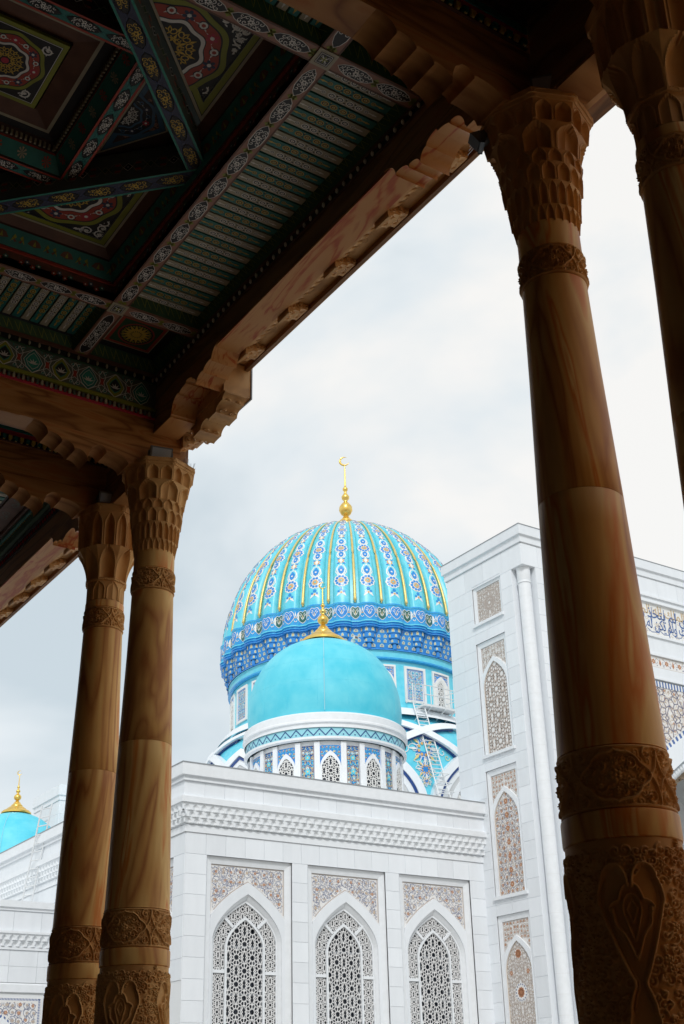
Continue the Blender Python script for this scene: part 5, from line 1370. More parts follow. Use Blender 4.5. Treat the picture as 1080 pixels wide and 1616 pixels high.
def console_mesh():
    """small carved console: cushion, scroll and leaf, local at its wall end, reaching +x"""
    b = MB(); w = .13
    pr = [(0, 0), (0, -.20), (.06, -.21), (.08, -.17), (.14, -.17), (.17, -.13), (.24, -.12), (.27, -.07), (.33, -.06), (.35, 0)]
    P = cyma([(0, -.20), (.07, -.19), (.10, -.15), (.17, -.14), (.20, -.10), (.28, -.08), (.34, -.03), (.35, 0)], 4) + [(0, 0)]
    n = len(P); vs = [(x, -w, z) for x, z in P] + [(x, w, z) for x, z in P]
    b.add(vs, [tuple(range(n))[::-1], tuple(range(n, 2 * n))] + [(i, (i + 1) % n, n + (i + 1) % n, n + i) for i in range(n)], 'carved_tan')
    for s_ in (-1, 1):
        for (x, z, r_) in ((.07, -.10, .05), (.17, -.07, .042), (.26, -.045, .03)):
            pts = [(x + r_ * (1 - .8 * t) * cos(1 + 8 * t), s_ * (w + .006), z + r_ * (1 - .8 * t) * sin(1 + 8 * t)) for t in [i / 14 for i in range(15)]]
            b.tube(pts, .011, 'carved_tan', 5)
    b.tube([(.02, -w, -.205), (.02, w, -.205)], .02, 'carved_tan', 6); b.tube([(.34, -w - .01, -.01), (.34, w + .01, -.01)], .018, 'carved_tan', 6)
    for k in range(3):
        pts = [(.10 + .07 * k + .02 * cos(9 * t), -w * .7 + 1.4 * w * t, -.16 + .04 * k + .006 * sin(20 * t)) for t in [i / 12 for i in range(13)]]
        b.tube(pts, .009, 'carved_tan', 5)
    return b.mesh('console', smooth=40)
ME_C = console_mesh()
def cornice(root, ya, yb, z, first, pitch, n, skip=()):
    b = MB(); b.box((XO + .002, ya, z - .02), (XO + .06, yb, z + .06), 'carved_tan'); b.box((XO + .06, ya, z + .10), (XO + .40, yb, z + .13), 'carved_tan')
    b.box((XO + .32, ya, z + .02), (XO + .37, yb, z + .098), 'timber_beam_y'); b.box((XO + .37, ya, z + .05), (XO + .40, yb, z + .098), 'carved_tan')
    b.box((XI + .05, ya, z + .132), (XO + .42, yb, z + 1.2), 'timber_beam_y')
    b.build('cornice', root)
    o = Orn(); b = MB()
    for k in range(int((yb - ya) / .12)): o.spiral(ya + .06 + k * .12, .19, .05, k, 1 if k % 2 else -1, .012, 'carved_tan', 1, 1.1); 
    o.emit(b, lambda u, v, d: (XO + v, u, z + .098 - d), .002, .004); b.build('carved_soffit', root)
    b = MB(); nd_ = int((yb - ya) / .13)
    for k in range(nd_):
        c_ = ya + (k + .5) * (yb - ya) / nd_
        b.add([(XO + .06, c_ - .05, z + .06), (XO + .06, c_ + .05, z + .06), (XO + .19, c_ + .03, z + .10), (XO + .19, c_ - .03, z + .10), (XO + .06, c_ - .05, z + .0), (XO + .06, c_ + .05, z + .0), (XO + .13, c_, z + .035)], [(0, 1, 5, 4), (4, 5, 6), (5, 1, 2, 6), (4, 6, 3, 0), (6, 2, 3)], 'carved_tan')
    b.build('leaf_moulding', root, kind='stuff')
    base = WL(root)
    for k in range(n):
        inst('console', ME_C, root, (XO + .02 - base.x, first + k * pitch - base.y, z + .10 - base.z))
fb = front_beam('front_beam', YR, YL, 10.56, 10.88, brY, 'long front beam with red veined marble underside between the big right and left columns')
cornice(fb, YR - .2, YL + .3, 10.60, 7.55, 1.055, 5)
# projecting blocks over the brackets
for sg, yc in ((-1, YL),):
    y1, y2 = sorted((yc + sg * 1.50, yc + sg * .30)); b = MB()
    b.box((XO + .008, y1, 10.22), (6.86, y2, 10.72), 'carved_tan'); b.box((XO + .06, y1 - .02, 10.70), (6.89, y2 + .02, 10.735), 'carved_tan'); b.box((6.862, y1 - .015, 10.20), (6.88, y2, 10.74), 'lamp_glass')
    b.build('end_block', fb)
    b = MB(); o = Orn(); ysA = yc + sg * 1.42
    cb_ = cyma([(0, -.02), (.06, -.10), (.16, -.12), (.22, -.20), (.40, -.22), (.48, -.16), (.60, -.26), (.78, -.28), (.84, -.12), (1.0, -.05)], 4)
    pl = [(yc + sg * (1.50 - 1.15 * d), 10.22 + z) for d, z in cb_] + [(yc + sg * .35, 10.22), (yc + sg * 1.50, 10.22)]
    n = len(pl); vs = [(XO + .03, y, z) for y, z in pl] + [(6.80, y, z) for y, z in pl]
    b.add(vs, [tuple(range(n)), tuple(range(n, 2 * n))[::-1]] + [(i, (i + 1) % n, n + (i + 1) % n, n + i) for i in range(n)], 'carved_tan')
    for k in range(9):
        y = yc + sg * (1.42 - .12 * k); dd_ = (1.50 - (1.42 - .12 * k)) / 1.15
        zb_ = 10.22 + min((zz2 for d2, zz2 in cb_ if abs(d2 - dd_) < .08), default=-.2) + .012
        for q in range(2):
            x = XO + .12 + .15 * q; r_ = .055
            b.tube([(x + r_ * (1 - .8 * t) * cos(1 + 8 * t), y + r_ * (1 - .8 * t) * sin(1 + 8 * t), zb_ + .01) for t in [i / 12 for i in range(13)]], .013, 'carved_tan', 5)
    b.build('carved_corbel', fb, smooth=40)
    base = WL(fb); inst('console', ME_C, fb, (XO + .05 - base.x, yc + sg * .13 - base.y, 10.20 - base.z)); b = MB(); b.box((XO + .04, yc - .27, 10.19), (6.84, yc - .02, 10.6), 'carved_tan'); b.build('console_block', fb)
brW = [(2.04, 10.56), (1.84, 10.36), (1.82, 10.40), (1.62, 10.30), (1.60, 10.34), (1.43, 10.22), (1.32, 10.30), (1.15, 10.34), (.9, 10.2), (.72, 10.10), (.18, 10.10)]
wbL = front_beam('wing_front_beam', YL2, 24.0, 10.05, 10.40, brW, 'front beam with pink marble underside running off at the left, beyond the left columns', (1, 0))
cornice(wbL, YL2 + .1, 24.0, 10.10, YL2 + 1.4, .86, 9)
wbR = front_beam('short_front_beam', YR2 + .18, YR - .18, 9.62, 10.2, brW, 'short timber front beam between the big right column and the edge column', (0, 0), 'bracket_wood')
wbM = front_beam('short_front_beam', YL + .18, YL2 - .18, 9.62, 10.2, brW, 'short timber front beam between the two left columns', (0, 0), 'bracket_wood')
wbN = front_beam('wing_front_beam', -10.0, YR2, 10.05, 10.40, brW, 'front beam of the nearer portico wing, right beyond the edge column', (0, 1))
for rt, a, c in ((wbR, YR2 + .18, YR - .18), (wbM, YL + .18, YL2 - .18)):
    b = MB(); b.box((XO + .002, a, 9.66), (6.56, c, 9.74), 'carved_tan'); b.box((XO + .01, a, 9.74), (6.80, c, 12.0), 'timber_beam_y'); b.build('fascia', rt)
    b = MB(); b.box((XI + .05, a, 10.2), (XO, c, 12.0), 'timber_beam_y'); b.build('upper_fascia', rt)

# ------------------------------------------------------------------ friezes, beads and mouldings on the beams
def bead_row(y0, y1, x, z, step, root, m, name='bead_row', r_=.022, axis='y', zdir=-1):
    b = MB(); n = int(abs(y1 - y0) / step)
    for k in range(n):
        c = y0 + (k + .5) * (y1 - y0) / n; P = [(r_ * .35, -.035), (r_, -.012), (r_, .012), (r_ * .4, .035)]
        vs = []
        for q, h in P:
            for i in range(6):
                a = 2 * PI * i / 6; vs.append(((x, c) if axis == 'y' else (c, x)) + (z + h,)) ; vx = vs[-1]; vs[-1] = (vx[0] + q * cos(a), vx[1] + q * sin(a), vx[2])
        b.add(vs, [(j * 6 + i, j * 6 + (i + 1) % 6, (j + 1) * 6 + (i + 1) % 6, (j + 1) * 6 + i) for j in range(3) for i in range(6)] + [tuple(range(6))[::-1]], m)
    return b.build(name, root, kind='stuff')
ceil = empty('painted_ceiling', (2.49, 9.83, 11.0), 'painted timber ceiling of the main portico bay with coffer, star beams and coloured slats', 'ceiling')
yA, yB_ = YR + .18, YL - .18          # 6.14 .. 13.52
# inner face of the front beam above the timber
b = MB(); b.box((6.075, yA, 10.88), (6.45, yB_, 10.97), 'p_black'); b.box((6.055, yA, 10.97), (6.45, yB_, 11.02), 'p_brown'); b.box((6.065, yA, 10.872), (6.10, yB_, 10.885), 'p_brown'); b.build('edge_strip', ceil)
bead_row(yA, yB_, 6.058, 10.925, .137, ceil, 'p_white', r_=.02)
# frieze on the left cross beam, and a plain copy on the right one
def frieze(y, sg, x0, x1, root, detail=True):
    f = lambda u, v, d: (u, y - sg * d, v)
    b = MB()
    def bx(z0, z1, d, m): b.extr([(x0, z0), (x1, z0), (x1, z1), (x0, z1)], f, -.05, d, m)
    bx(10.30, 10.325, .03, 'p_crimson'); bx(10.325, 10.36, .012, 'p_crimson'); bx(10.36, 10.42, .0, 'p_brown'); bx(10.42, 10.47, .035, 'p_olive'); bx(10.47, 10.86, .008, 'p_grey'); bx(10.86, 10.875, .03, 'p_green'); bx(10.875, 10.97, .012, 'p_black'); bx(10.97, 11.03, .03, 'p_brown')
    b.build('frieze', root)
    if not detail: return
    b = MB(); n = int((x1 - x0) / .064)
    for k in range(n):
        c = x0 + (k + .5) * (x1 - x0) / n; m = 'p_cream' if k % 2 else 'p_grey'
        P = [(c - .016, 10.33), (c + .016, 10.33), (c + .016, 10.385), (c, 10.41), (c - .016, 10.385)]; b.extr(P, f, .0, .04, m)
    b.build('dentil_row', root, kind='stuff')
    o = Orn(); pit = .39; n = int((x1 - x0) / pit) + 1; zc = 10.665; A = .165
    tz = lambda u, v: 10.48 < v < 10.85
    for k in range(n):
        c = x1 - .22 - k * pit; big = k % 2
        m0, m1 = ('p_olive', 'p_black') if big else ('p_teal', 'p_teal')
        H_ = .17
        drop = lambda s_: [(c, zc + H_ * s_), (c + .075 * s_, zc + .09 * s_), (c + .125 * s_, zc), (c + .085 * s_, zc - .10 * s_), (c, zc - H_ * s_), (c - .085 * s_, zc - .10 * s_), (c - .125 * s_, zc), (c - .075 * s_, zc + .09 * s_)]
        o.poly(drop(1.08), 'p_white', 1); o.poly(drop(1.02), m0, 2)
        if big: o.poly(drop(.72), 'p_tealbright' if k % 4 == 1 else 'p_teal', 3); o.poly(drop(.62), 'p_black', 4)
        else: o.poly(drop(.78), 'p_white', 3); o.poly(drop(.73), 'p_tealbright', 4)
        for q in range(5):
            a = PI / 2 + (q - 2) * .6; o.leaf(c, zc - .05, a, .085, .022, 'p_white', 6)
        for q in range(2): o.spiral(c, zc - .03, .03, q * PI, 1 - 2 * q, .006, 'p_white', 6, .8, None, 6)
        u = c - pit / 2
        o.disc(u, zc, .03, 'p_red', 3, 8, .06)
        for sg2 in (-1, 1):
            o.stroke([(u, zc - .17), (u + sg2 * .05, zc - .08), (u + sg2 * .025, zc), (u + sg2 * .05, zc + .08), (u, zc + .17)], .008, 'p_white', 4)
            o.stroke([(u + sg2 * .19, zc - .18), (u + sg2 * .11, zc - .12), (u, zc - .05)], .007, 'p_white', 4); o.stroke([(u + sg2 * .19, zc + .18), (u + sg2 * .11, zc + .12), (u, zc + .05)], .007, 'p_white', 4)
            for sv in (-1, 1):
                o.spiral(u + sg2 * .045, zc + sv * .135, .034, 1, sg2 * sv, .006, 'p_white', 4, 1.0, tz, 8); o.poly([(u + sg2 * .01, zc + sv * .10), (u + sg2 * .07, zc + sv * .13), (u + sg2 * .03, zc + sv * .17)], 'p_teal', 2)
                o.leaf(u + sg2 * .08, zc + sv * .15, 1 + sv, .05, .018, 'p_tealbright', 4)
    b = MB(); o.emit(b, f, .009, .0008); b.build('frieze_painting', root)
    for q in range(1): pass
frieze(yB_, 1, XB, XI - .004, ceil); bead_row(XB, XI, yB_ - .022, 10.925, .137, ceil, 'p_cream', axis='x', r_=.018)
frieze(yA, -1, XB, XI - .004, ceil, False)
# wing side stacks (seen from below in the dark)
def wing_stack(y, sg, x0, x1, root):
    f = lambda u, v, d: (u, y - sg * d, v); b = MB()
    for z0, z1, d, m in ((10.30, 10.315, .03, 'p_brown'), (10.315, 10.42, .01, 'p_black'), (10.42, 10.48, .03, 'p_crimson'), (10.48, 10.56, .045, 'p_teal'), (10.56, 10.66, .06, 'p_darkbrown')): b.extr([(x0, z0), (x1, z0), (x1, z1), (x0, z1)], f, -.05, d, m)
    b.build('edge_strip', root)
    b = MB(); n = int((x1 - x0) / .085)
    for k in range(n):
        c = x0 + (k + .5) * (x1 - x0) / n; P = [(c - .026, 10.40), (c - .026, 10.35), (c, 10.32), (c + .026, 10.35), (c + .026, 10.40)]; b.extr(P, f, .0, .05, 'p_yellow' if k % 2 else 'p_teal')
        b.lathe([(.0, 10.315), (.016, 10.322), (.016, 10.335), (.0, 10.345)], 'gold_paint', 6, (f(c, 0, .03)[0], f(c, 0, .03)[1]))
    b.build('pendant_row', root, kind='stuff')

# ------------------------------------------------------------------ ceiling: painted bands
DN = lambda z0: (lambda u, v, d: (u, v, z0 - d))
DNy = lambda z0: (lambda u, v, d: (v, u, z0 - d))
def cartouches(o, L0, L1, vc, w, per, ink, ground, joint, seed=1):
    n = max(1, round((L1 - L0) / per)); p = (L1 - L0) / n
    for k in range(n):
        a, c = L0 + k * p + .025, L0 + (k + 1) * p - .025; h = w / 2
        sh = lambda g_: [(a + g_, vc), (a + .05 + g_ * .5, vc + h * .62 - g_ * .6), (a + .13, vc + h - g_), (c - .13, vc + h - g_), (c - .05 - g_ * .5, vc + h * .62 - g_ * .6), (c - g_, vc), (c - .05 - g_ * .5, vc - h * .62 + g_ * .6), (c - .13, vc - h + g_), (a + .13, vc - h + g_), (a + .05 + g_ * .5, vc - h * .62 + g_ * .6)]
        o.poly(sh(-.006), ink, 1); o.poly(sh(.003), ground, 2)
        T_ = lambda u, v: abs(v - vc) < (h - .008) * min(1, .45 + (min(u - a, c - u)) / .13 * .55) and a + .03 < u < c - .03
        m_ = (a + c) / 2
        for j, (uu_, sg) in enumerate([(m_ + q * .052, q) for q in range(-6, 7)]):
            if not (a + .05 < uu_ < c - .05): continue
            for sv in (-1, 1): o.spiral(uu_, vc + sv * h * .46, h * .46, j * 1.3, sv * (1 if j % 2 else -1), .0085, ink, 3, 1.1, T_, 9)
        o.flower(m_, vc, h * .5, ink, ground, 4, 6, 0)
        if joint:
            for sv in (-1, 1):
                o.leaf(c + .025, vc, PI / 2 * sv, h * .95, .07, joint, 1); o.leaf(c + .025, vc, PI / 2 * sv + .8, h * .8, .03, joint, 1); o.leaf(c + .025, vc, PI / 2 * sv - .8, h * .8, .03, joint, 1)
def painted_band(root, x0, x1, y0, y1, z, mb_, edge, ink, ground, joint, per=.47, th=.12, along='y'):
    b = MB(); b.box((x0, y0, z), (x1, y1, z + th), mb_)
    o = Orn()
    if along == 'y': w = x1 - x0; cartouches(o, y0 + .03, y1 - .03, (x0 + x1) / 2, w * .62, per, ink, ground, joint); f = DNy(z)
    else: w = y1 - y0; cartouches(o, x0 + .03, x1 - .03, (y0 + y1) / 2, w * .62, per, ink, ground, joint); f = DN(z)
    if edge:
        L_ = (y0, y1, x0, x1) if along == 'y' else (x0, x1, y0, y1)
        for v in (L_[2] + .012, L_[3] - .012): o.stroke([(L_[0], v), (L_[1], v)], .02, edge, 1)
    o.emit(b, f, .0012, .0008); return b.build('painted_band', root)
CXc, CYc, HC = 2.49, 9.83, 2.45
g1, g2 = CXc + HC - .11 + .0, CXc + HC + .11     # 4.83 .. 5.05
h1, h2 = CYc - HC, CYc + HC
mk = dict(mb_='p_rose', edge='p_brown', ink='p_white', ground='p_black', joint='p_olive')
painted_band(ceil, g1, g2, h1 + .11, h2 - .11, 11.0, along='y', **mk); painted_band(ceil, g1, g2, h2 + .11, yB_, 11.0, along='y', per=.9, **mk); painted_band(ceil, g1, g2, yA, h1 - .11, 11.0, along='y', per=.9, **mk)
q1, q2 = CXc - HC - .11, CXc - HC + .11
painted_band(ceil, q1, q2, h1 + .11, h2 - .11, 11.0, along='y', **mk)
for yc in (h1, h2):
    painted_band(ceil, q2, g1, yc - .11, yc + .11, 11.0, along='x', **mk); painted_band(ceil, g2, 6.055, yc - .11, yc + .11, 11.0, along='x', per=.48, **mk); painted_band(ceil, XB, q1, yc - .11, yc + .11, 11.0, along='x', **mk)
    for xc in (CXc - HC, CXc + HC):
        b = MB(); b.box((xc - .11, yc - .11, 10.985), (xc + .11, yc + .11, 11.12), 'p_cream'); o = Orn()
        sq = lambda s_, m, l: o.poly([(xc - s_, yc - s_), (xc + s_, yc - s_), (xc + s_, yc + s_), (xc - s_, yc + s_)], m, l)
        sq(.075, 'p_black', 1); sq(.066, 'p_white', 2); sq(.060, 'p_black', 3)
        for k in range(8): o.leaf(xc, yc, k * PI / 4, .052, .022, 'p_white' if k % 2 else 'p_olive', 4)
        for sx in (-1, 1):
            for sy in (-1, 1): o.spiral(xc + sx * .035, yc + sy * .035, .018, 1, sx * sy, .005, 'p_white', 4, 1, None, 6)
        o.disc(xc, yc, .014, 'p_olive', 5, 6); o.emit(b, DN(10.985), .001, .0008); b.build('square_boss', ceil)
# slat bays
def slat_mesh(L_, w, ground, ink, sp):
    b = MB(); b.box((-w / 2, 0, 0), (w / 2, L_, .03), ground); o = Orn(); c = L_ / 2
    for k, (u, r_) in enumerate([(c - .27, .020), (c - .17, .032), (c - .06, .030), (c + .06, .030), (c + .17, .032), (c + .27, .020)]):
        o.disc(u, 0, r_ * 1.5, ink, 1, 8, w * .36 * (r_ / .032)); o.disc(u, 0, r_ * 1.15, 'p_black', 2, 8, w * .25 * (r_ / .032)); o.disc(u, 0, r_ * .75, ink, 3, 6, w * .16 * (r_ / .032)); o.disc(u, 0, r_ * .3, ground, 4, 5)
    for u in (c - .115, c, c + .115):
        for sv in (-1, 1): o.disc(u, sv * w * .22, .012, sp, 2, 5); o.disc(u, sv * w * .38, .008, ink, 2, 4)
    for sg in (-1, 1): o.stroke([(c + sg * .29, 0), (c + sg * .40, 0)], .012, ink, 1); o.leaf(c + sg * .33, 0, 0 if sg > 0 else PI, .07, .028, ink, 2)
    o.emit(b, lambda u, v, d: (v, u, -d), .001, .0008); return b.mesh('slat')
SLs = [slat_mesh(.93, .104, 'p_cream', 'p_white', 'p_black'), slat_mesh(.93, .104, 'p_teal', 'p_yellow', 'p_black')]
cb0 = WL(ceil)
n = 35; L_ = (h2 - h1 - .22 - .12) / n
for k in range(n): inst('slat', SLs[k % 2], ceil, (5.06 - cb0.x, h1 + .17 + (k + .5) * L_ - cb0.y, 11.15 - cb0.z), R(-90))
for (ya_, ) in ((h2 + .13,), (h1 - .13 - .93,)):
    n2 = 36; L2_ = (g1 - q2 - .10) / n2
    for k in range(n2): inst('slat', SLs[k % 2], ceil, (q2 + .05 + (k + .5) * L2_ - cb0.x, ya_ - cb0.y, 11.15 - cb0.z))
def tray(x0, x1, y0, y1, root, zt=11.17, lip=(0, 0, 0, 0)):
    """dark board above the slats and sloped green sides with a painted wave"""
    b = MB(); b.quad((x0, y0, zt + .02), (x1, y0, zt + .02), (x1, y1, zt + .02), (x0, y1, zt + .02), 'p_black')
    i = .075
    O_ = [(x0, y0), (x1, y0), (x1, y1), (x0, y1)]; I_ = [(x0 + i, y0 + i), (x1 - i, y0 + i), (x1 - i, y1 - i), (x0 + i, y1 - i)]
    for k in range(4):
        a, c, d, e_ = O_[k], O_[(k + 1) % 4], I_[(k + 1) % 4], I_[k]
        A0, A1, B1, B0 = Vector((*a, 11.01)), Vector((*c, 11.01)), Vector((*d, zt + .01)), Vector((*e_, zt + .01))
        if (A1 - A0).length < .3: continue
        b.quad(tuple(A0), tuple(A1), tuple(B1), tuple(B0), 'p_green')
        nrm = (A1 - A0).cross(B0 - A0).normalized(); 
        mid = (A0 + A1 + B0 + B1) / 4; ctr = Vector(((x0 + x1) / 2, (y0 + y1) / 2, 11.0))
        if nrm.dot(ctr - mid) < 0: nrm = -nrm
        Lk = (A1 - A0).length; o = Orn(); m = int(Lk / .16)
        for q in range(m):
            u = (q + .5) / m; o.stroke([(u - .4 / m, .25), (u - .2 / m, .75), (u, .3), (u + .2 / m, .75), (u + .4 / m, .25)], .0, 'p_olive', 1)
        for q in range(m):
            u = (q + .5) / m
            for (du_, v0_, dv_) in ((-.25, .2, .6), (.0, .85, -.6), (.25, .2, .6)):
                p_ = A0.lerp(A1, max(0, min(1, u + du_ / m - .12 / m))); r__ = A0.lerp(A1, max(0, min(1, u + du_ / m + .12 / m)))
                t_ = B0 - A0
                P3 = [p_ + t_ * v0_, r__ + t_ * (v0_ + dv_), r__ + t_ * (v0_ + dv_ + .1), p_ + t_ * (v0_ + .1)]
                b.poly([tuple(x + nrm * .003) for x in P3], 'p_olive')
        bb_ = B0 - A0
    return b.build('slat_tray', root)
tray(g2, 6.05, h1 + .11, h2 - .11, ceil); tray(q2, g1, h2 + .11, yB_ - .01, ceil); tray(q2, g1, yA + .01, h1 - .11, ceil)
# corner trays with a rosette
for yc0, yc1 in ((h2 + .11, yB_ - .01), (yA + .01, h1 - .11)):
    tray(g2, 6.05, yc0, yc1, ceil, 11.2); xm, ym = (g2 + 6.05) / 2 - .05, (yc0 + yc1) / 2; b = MB(); o = Orn(); s_ = .34
    o.poly([(xm - s_, ym - s_), (xm + s_, ym - s_), (xm + s_, ym + s_), (xm - s_, ym + s_)], 'p_cream', 1); s2 = .325; o.poly([(xm - s2, ym - s2), (xm + s2, ym - s2), (xm + s2, ym + s2), (xm - s2, ym + s2)], 'p_red', 2); s2 = .28; o.poly([(xm - s2, ym - s2), (xm + s2, ym - s2), (xm + s2, ym + s2), (xm - s2, ym + s2)], 'p_green', 3)
    o.disc(xm, ym, .25, 'p_red', 4, 16); o.disc(xm, ym, .23, 'p_black', 5, 16)
    for k in range(16): a = k * PI / 8; o.leaf(xm + .05 * cos(a), ym + .05 * sin(a), a, .17, .05, 'p_yellow', 6); o.disc(xm + .185 * cos(a + .2), ym + .185 * sin(a + .2), .02, 'p_olive', 6, 5)
    o.disc(xm, ym, .06, 'p_yellow', 7, 10); o.emit(b, DN(11.195), .001, .001); b.build('rosette_panel', ceil)

# ------------------------------------------------------------------ ceiling: the coffer with its star of beams
def clip(pts, tri):
    """clip polygon by a convex counter-clockwise polygon"""
    out = pts
    for i in range(len(tri)):
        a, c = tri[i], tri[(i + 1) % len(tri)]; inp = out; out = []
        if not inp: break
        sd = lambda p: (c[0] - a[0]) * (p[1] - a[1]) - (c[1] - a[1]) * (p[0] - a[0])
        for j in range(len(inp)):
            p, q = inp[j], inp[(j + 1) % len(inp)]; sp, sq_ = sd(p), sd(q)
            if sp >= 0: out.append(p)
            if (sp >= 0) != (sq_ >= 0): t = sp / (sp - sq_); out.append((p[0] + (q[0] - p[0]) * t, p[1] + (q[1] - p[1]) * t))
    return out
def ccw(t):
    A = sum(t[i][0] * t[(i + 1) % len(t)][1] - t[(i + 1) % len(t)][0] * t[i][1] for i in range(len(t))); return t if A > 0 else t[::-1]
def inset_tri(t, d):
    t = ccw(t); n = len(t); L_ = []
    for i in range(n):
        a, c = t[i], t[(i + 1) % n]; dx, dy = c[0] - a[0], c[1] - a[1]; k = math.hypot(dx, dy); nx, ny = -dy / k * d, dx / k * d; L_.append(((a[0] + nx, a[1] + ny), (dx, dy)))
    out = []
    for i in range(n):
        (p, u), (q, v) = L_[i - 1], L_[i]; det = u[0] * v[1] - u[1] * v[0]; t_ = ((q[0] - p[0]) * v[1] - (q[1] - p[1]) * v[0]) / det; out.append((p[0] + u[0] * t_, p[1] + u[1] * t_))
    return out
def in_poly(t):
    t = ccw(t)
    return lambda x, y: all((t[(i + 1) % len(t)][0] - t[i][0]) * (y - t[i][1]) - (t[(i + 1) % len(t)][1] - t[i][1]) * (x - t[i][0]) > 0 for i in range(len(t)))
def medallion(o, cx, cy, r_, tri, a0, cols=('p_olive', 'p_red', 'p_white', 'p_yellow'), l=3):
    """lobed medallion clipped to the panel"""
    def lob(rr, n, amp): return [(cx + rr * (1 + amp * cos(n * a)) * cos(a + a0), cy + rr * (1 + amp * cos(n * a)) * sin(a + a0)) for a in [2 * PI * i / 96 for i in range(96)]]
    def add(pts, m, l_): 
        q = clip(pts, tri)
        if len(q) > 2: o.poly(q, m, l_)
    T_ = in_poly(tri)
    add(lob(r_, 8, .03), cols[0], l); add(lob(r_ * .90, 8, .03), 'p_black', l + 1); add(lob(r_ * .87, 8, .03), cols[1], l + 2)
    for k in range(16):
        a = a0 + 2 * PI * k / 16; x, y = cx + r_ * .76 * cos(a), cy + r_ * .76 * sin(a)
        if T_(x, y):
            if k % 2: o.disc(x, y, r_ * .095, 'p_black', l + 3, 8); o.disc(x, y, r_ * .075, cols[2], l + 4, 8); o.disc(x, y, r_ * .04, cols[1], l + 5, 6)
            else: o.flower(x, y, r_ * .12, 'p_navy' if k % 4 else 'p_crimson', 'p_white', l + 4, 6, a)
            for s_ in (-1, 1): o.leaf(x, y, a + s_ * 2.0, r_ * .15, r_ * .05, 'p_white', l + 3)
    add(lob(r_ * .62, 8, .05), 'p_black', l + 3); add(lob(r_ * .60, 8, .05), cols[2], l + 4); add(lob(r_ * .53, 8, .05), 'p_black', l + 5)
    for k in range(8):
        a = a0 + 2 * PI * k / 8
        for rr, rs in ((.36, .11), (.19, .075)):
            x, y = cx + r_ * rr * cos(a), cy + r_ * rr * sin(a)
            for s_ in (-1, 1): o.spiral(x - s_ * r_ * rs * .7 * sin(a), y + s_ * r_ * rs * .7 * cos(a), r_ * rs, a + s_, s_, r_ * .022, cols[3], l + 6, 1.1, T_, 9)
            if T_(x, y): o.leaf(x, y, a, r_ * .14, r_ * .05, cols[3], l + 7)
    if T_(cx + r_ * .05 * cos(a0), cy + r_ * .05 * sin(a0)): o.disc(cx, cy, r_ * .1, 'p_crimson', l + 8, 10)
def ring_wall(b, rect0, z0, rect1, z1, m):
    P = lambda r_, z: [(r_[0], r_[2], z), (r_[1], r_[2], z), (r_[1], r_[3], z), (r_[0], r_[3], z)]
    b.add(P(rect0, z0) + P(rect1, z1), [(i, (i + 1) % 4, 4 + (i + 1) % 4, 4 + i) for i in range(4)], m)
def rc(h): return (CXc - h, CXc + h, CYc - h, CYc + h)
HI = HC - .11
b = MB()
for (ha, za, hb, zb_, m) in ((HI, 11.0, HI, 11.22, 'p_brown'), (HI, 11.22, HI - .03, 11.22, 'p_red'), (HI - .03, 11.22, HI - .03, 11.25, 'p_red'), (HI - .03, 11.25, HI - .05, 11.25, 'p_darkbrown'), (HI - .05, 11.25, HI - .16, 11.45, 'p_teal'), (HI - .16, 11.45, HI - .16, 11.48, 'p_darkbrown'), (HI - .16, 11.48, HI - .26, 11.56, 'p_brown')): ring_wall(b, rc(ha), za, rc(hb), zb_, m)
b.quad((CXc - HC, CYc - HC, 12.15), (CXc + HC, CYc - HC, 12.15), (CXc + HC, CYc + HC, 12.15), (CXc - HC, CYc + HC, 12.15), 'p_black')
b.build('coffer_frame', ceil)
o = Orn(); b = MB()        # flowers on the brown wall and sprigs on the teal slope of the coffer (left and far sides in view)
for side in range(4):
    for k in range(int(2 * HI / .42)):
        u = -HI + .2 + k * .42
        for j, (m, dz) in enumerate((('p_red', .0), ('p_blue', .03), ('p_red', -.02), ('p_teal', .02))):
            uu_ = u + .075 * (j - 1.5); z = 11.11 + dz; a = side * PI / 2
            def wall(x, z_, d, a=a): lx, ly = x, HI - .002 - d; return (CXc + lx * cos(a) - ly * sin(a), CYc + lx * sin(a) + ly * cos(a), z_)
            o = Orn(); o.flower(uu_, z, .036, m, 'p_white', 2, 5, j); o.leaf(uu_, z - .02, -.6 - j, .06, .02, 'p_green', 1); o.emit(b, wall, .001, .0015)
        def slope(x, t, d, a=side * PI / 2): lx, ly = x, HI - .05 - .11 * t - d; return (CXc + lx * cos(a) - ly * sin(a), CYc + lx * sin(a) + ly * cos(a), 11.25 + .20 * t - d)
        o = Orn(); o.poly([(u - .09, .45), (u - .05, .7), (u, .78), (u + .05, .7), (u + .09, .45), (u, .35)], 'p_brown', 1); o.poly([(u - .02, .42), (u, .72), (u + .02, .42)], 'p_olive', 2)
        for s_ in (-1, 1): o.poly([(u + s_ * .12, .3), (u + s_ * .19, .6), (u + s_ * .16, .75)], 'p_olive', 1); o.poly([(u + s_ * .13, .65), (u + s_ * .17, .3), (u + s_ * .2, .38)], 'p_brown', 1)
        o.emit(b, slope, .002, .0015)
b.build('coffer_painting', ceil)
